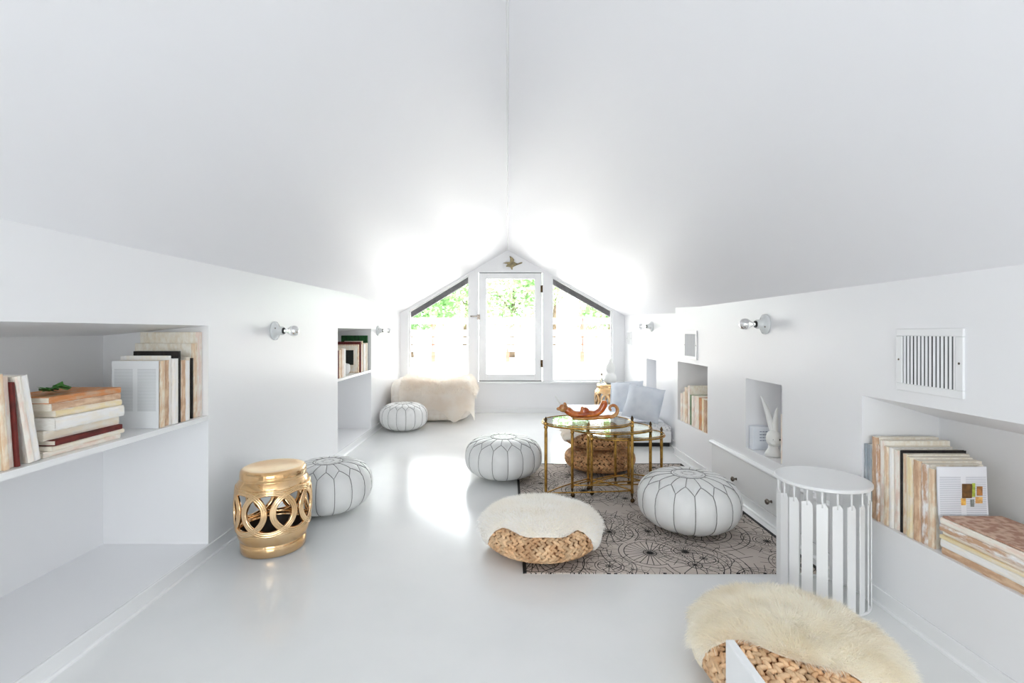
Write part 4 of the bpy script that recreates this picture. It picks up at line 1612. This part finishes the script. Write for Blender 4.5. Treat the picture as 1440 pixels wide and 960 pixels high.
# small far left niche
yend = L2[1] - 0.03
left_row(yend, [(0.030, 0.40, 0.30, 'green', 'bound', None), (0.045, 0.315, 0.22, 'cream', 'bare', None), (0.060, 0.31, 0.22, 'ivory', 'bare', None), (0.055, 0.305, 0.22, 'white', 'bare', None), (0.03, 0.34, 0.2, 'tan', 'bare', None),
                (0.05, 0.305, 0.22, 'cream', 'bare', None)],
         'from the far end of the small left niche', 'books in the small left niche')
yy = yend - 0.33
book('tall dark red book behind the framed picture in the small left niche', 0.03, 0.335, 0.30, 'red', 'bound', 'books in the small left niche', (0, 1, 0), (-1, 0, 0), (0, 0, 1), (XL - 0.015, yy, SH + 0.001))
pf = thing('framed_picture', 'small framed dark picture standing in the small left niche', 'picture', (XL - 0.01, yy - 0.05, SH + 0.001))
obj('frame', MB().box(-0.285, -0.01, 0, 0.022, 0, 0.305), SP['tan'], pf, bevel=0.003)
obj('mat_board', MB().box(-0.272, -0.023, -0.002, 0.0, 0.013, 0.292), SP['cream'], pf)
obj('picture', MB().box(-0.215, -0.065, -0.004, -0.002, 0.085, 0.245), mat('dark_painting', rgb(22, 30, 26), 0.4, base2=rgb(92, 54, 36), nscale=14, lo=0.58, hi=0.7), pf)
y = 4.80
for i, (th, h, colr, st) in enumerate(((0.05, 0.275, 'white', 'bare'), (0.05, 0.28, 'pink', 'bare'), (0.035, 0.28, 'brown', 'bare'), (0.05, 0.27, 'tan', 'bare'), (0.03, 0.265, 'red', 'bound'))):
    book('%s book, %s from the white shell in the small left niche' % (ADJ[colr], ORD[i + 1]), th, h, 0.20, colr, st, 'books in the small left niche', (0, 1, 0), (-1, 0, 0), (0, 0, 1), (XL - 0.012, y - th, SH + 0.001))
    y -= th + 0.002
sh_rows = []
for j in range(13):
    a = PI * j / 12
    sh_rows.append([(0.055 * math.sin(a) * math.cos(2 * PI * i / 24) * (1 + 0.06 * math.cos(6 * 2 * PI * i / 24)), 0.055 * math.sin(a) * math.sin(2 * PI * i / 24), 0.062 - 0.062 * math.cos(a) + 0.03 * math.sin(a) ** 3 * (1 if j > 6 else 0)) for i in range(24)])
shl = tag(obj('white_shell', MB().grid(sh_rows, close_u=True), CERAMIC, smooth=True), 'round white ribbed shell on the shelf in front of the framed picture', 'shell')
shl.location = (XL - 0.07, 4.93, SH + 0.001)


def right_row(y_start, items, place, group, z0, x_in=0.006):
    """books in a right-hand niche, spines to the room, first at the far end"""
    y = y_start
    for i, (th, h, dep, colr, style, cover) in enumerate(items):
        size = 'tall ' if h > 0.35 else ('slim ' if th < 0.020 else '')
        book('%s%s book, %s %s' % (size, ADJ[colr], ORD[i + 1], place), th, h, dep, colr, style, group, (0, -1, 0), (1, 0, 0), (0, 0, 1), (XR + x_in + rnd.uniform(0, 0.012), y, z0 + 0.001), cover)
        y -= th + 0.0015
    return y


right_row(R1[1] - 0.004, [
    (0.014, 0.33, 0.22, 'grey', 'bound', None), (0.020, 0.33, 0.22, 'grey', 'bare', None), (0.030, 0.37, 0.28, 'brown', 'bare', None), (0.016, 0.34, 0.24, 'torn', 'bare', None),
    (0.026, 0.365, 0.29, 'ivory', 'bare', None), (0.026, 0.345, 0.28, 'tan', 'bare', None), (0.018, 0.345, 0.26, 'white', 'bare', None), (0.030, 0.340, 0.27, 'ivory', 'bare', None),
    (0.012, 0.345, 0.27, 'black', 'bound', 'black'), (0.024, 0.335, 0.26, 'tan', 'bare', None), (0.030, 0.330, 0.25, 'yellow', 'bare', None), (0.034, 0.325, 0.25, 'brown', 'bare', None),
    (0.032, 0.320, 0.22, 'torn', 'bare', None), (0.026, 0.310, 0.20, 'tan', 'bare', None)],
    'from the far end of the long right niche', 'upright books in the long right niche', RZ0)
mg = thing('magazine', 'white magazine page with colour food photos facing out beside the lying books', 'magazine', (XR + 0.010, 1.868, RZ0 + 0.001))
rows = []
for j in range(13):
    s = j / 12
    yo = -0.020 * (1 - s) ** 3
    rows.append([(0.004 + 0.192 * i / 10 + 0.008 * (1 - s), yo - 0.002 * math.sin(PI * i / 10), 0.325 * s) for i in range(11)])
m = MB().grid(rows)
m.grid([[(a, b + 0.003, c) for a, b, c in r] for r in rows])
obj('page', m, PRINT_R, mg, fix=False, smooth=True)
ph = [('photo', 0.098, 0.135, 0.205, 0.26, rgb(96, 66, 30)), ('photo', 0.137, 0.148, 0.21, 0.262, rgb(150, 160, 60)), ('photo', 0.155, 0.176, 0.215, 0.25, rgb(150, 100, 50)),
      ('photo', 0.094, 0.112, 0.178, 0.204, rgb(222, 160, 80)), ('photo', 0.130, 0.144, 0.172, 0.20, rgb(120, 124, 120)), ('photo', 0.150, 0.176, 0.185, 0.21, rgb(214, 160, 96))]
for i, (nm, x0, x1, z0, z1, c) in enumerate(ph):
    obj('photo', MB().box(x0, x1, -0.0045, -0.003, z0, z1), mat('photo_%d' % i, c, 0.5, base2=tuple(min(1, v * 1.9) for v in c[:3]) + (1,), nscale=60), mg)
obj('red_heading', MB().box(0.03, 0.155, -0.010, -0.0085, 0.102, 0.108), mat('red_print', rgb(190, 60, 50), 0.5, base2=rgb(170, 50, 44)), mg)
# lying stack at the near end of the long right niche
zc = RZ0 + 0.001
st_r = [(0.030, 0.40, 0.215, 'brown', 'bare'), (0.028, 0.42, 0.215, 'white', 'bare'), (0.014, 0.41, 0.21, 'yellow', 'bound'), (0.014, 0.40, 0.21, 'ivory', 'bare'), (0.024, 0.42, 0.22, 'torn', 'bare'), (0.024, 0.42, 0.23, 'ivory', 'bare')]
for i, (th, h, dep, colr, style) in enumerate(st_r):
    ang = rnd.uniform(-0.012, 0.012)
    book('%s book lying %s from the bottom of the stack in the long right niche' % (ADJ[colr], ORD[i + 1]), th, h, dep, colr, style, 'lying books in the long right niche',
         (0, 0, 1), (math.cos(ang), math.sin(ang), 0), (-math.sin(ang), math.cos(ang), 0), (XR + 0.006 + rnd.uniform(0, .006), 1.845 - h + rnd.uniform(-.004, .004), zc))
    zc += th + 0.0008
tb = book('brown marbled thin board on top of the lying stack in the long right niche', 0.006, 0.415, 0.225, 'marbled', 'bound', 'lying books in the long right niche',
          (0, 0, 1), (1, 0, 0), (0, 1, 0), (XR + 0.012, 1.842 - 0.415, zc), 'marbled')
# small right niche
right_row(R2[1] - 0.05, [
    (0.050, 0.26, 0.20, 'pink', 'bare', None), (0.055, 0.28, 0.20, 'cream', 'bare', None), (0.055, 0.33, 0.24, 'tan', 'bare', None), (0.05, 0.35, 0.26, 'ivory', 'bare', None), (0.065, 0.27, 0.20, 'sage', 'bound', None),
    (0.05, 0.275, 0.20, 'ivory', 'bare', None), (0.045, 0.275, 0.20, 'pink', 'bare', None), (0.05, 0.28, 0.20, 'cream', 'bare', None), (0.055, 0.275, 0.20, 'rust', 'bound', None), (0.05, 0.275, 0.20, 'yellow', 'bare', None),
    (0.05, 0.275, 0.20, 'brown', 'bare', None), (0.04, 0.27, 0.20, 'tan', 'bare', None)],
    'from the far end of the small right niche', 'books in the small right niche', RZ0)

# ------------------------------------------------------------------ figurine niche
fg = thing('white_figurine', 'white figurine with a round face and two long upright antler prongs in the niche', 'figurine', (XR + 0.058, 3.10, 0.401))
fb = MB().lathe([(0.001, 0), (0.045, 0), (0.05, 0.012), (0.042, 0.03), (0.03, 0.05), (0.028, 0.07), (0.001, 0.075)], 24)
obj('body', fb, CERAMIC, fg, smooth=True)
hd = MB().ball((0, -0.005, 0.115), 0.046, 0.044, 0.056, 18, 12)
hd.ball((-0.02, -0.042, 0.092), 0.02, 0.02, 0.016, 10, 8)
obj('head', hd, CERAMIC, fg, smooth=True)
fe = MB()
for sx_, sy_, c in ((-0.020, -0.040, 0.115), (0.018, -0.046, 0.115)):
    fe.ball((sx_, sy_, c), 0.006, 0.004, 0.006, 8, 6)
obj('eyes', fe, BLACK, fg, smooth=True)
for pts, rr in (([(0.0, 0.0, 0.15), (0.0, 0.035, 0.22), (-0.005, 0.085, 0.31), (-0.01, 0.13, 0.37)], [0.018, 0.021, 0.013, 0.003]),
                ([(0.005, -0.01, 0.15), (0.01, -0.005, 0.20), (0.012, -0.012, 0.27), (0.012, -0.025, 0.315)], [0.016, 0.018, 0.011, 0.003])):
    sp = spline(pts, 5)
    k = [rr[min(i // 5, 3)] * (1 - (i % 5) / 5) + rr[min(i // 5 + 1, 3)] * ((i % 5) / 5) for i in range(len(sp))]
    obj('antler', MB().tube(sp, k, 10), CERAMIC, fg, smooth=True)
cdm = thing('printed_card', 'white box with faint grey lettering behind the white figurine', 'box', (XR + 0.070, 3.297, 0.401))
obj('carton', MB().box(-0.055, 0.055, -0.03, 0.03, 0, 0.155), mat('pale_card', rgb(232, 236, 242), 0.7, base2=rgb(224, 229, 236)), cdm, bevel=0.003)
lt = MB()
for k in range(4):
    for q in range(3):
        lt.box(-0.012 + q * 0.019, 0.003 + q * 0.019, -0.0312, -0.0302, 0.06 + k * 0.02, 0.066 + k * 0.02)
obj('lettering', lt, mat('grey_print', rgb(160, 168, 184), 0.6, base2=rgb(140, 150, 170)), cdm)
book('slim cream book standing at the near side of the figurine niche', 0.018, 0.30, 0.19, 'ivory', 'bound', None, (0, -1, 0), (1, 0, 0), (0, 0, 1), (XR + 0.012, 2.935, 0.401))
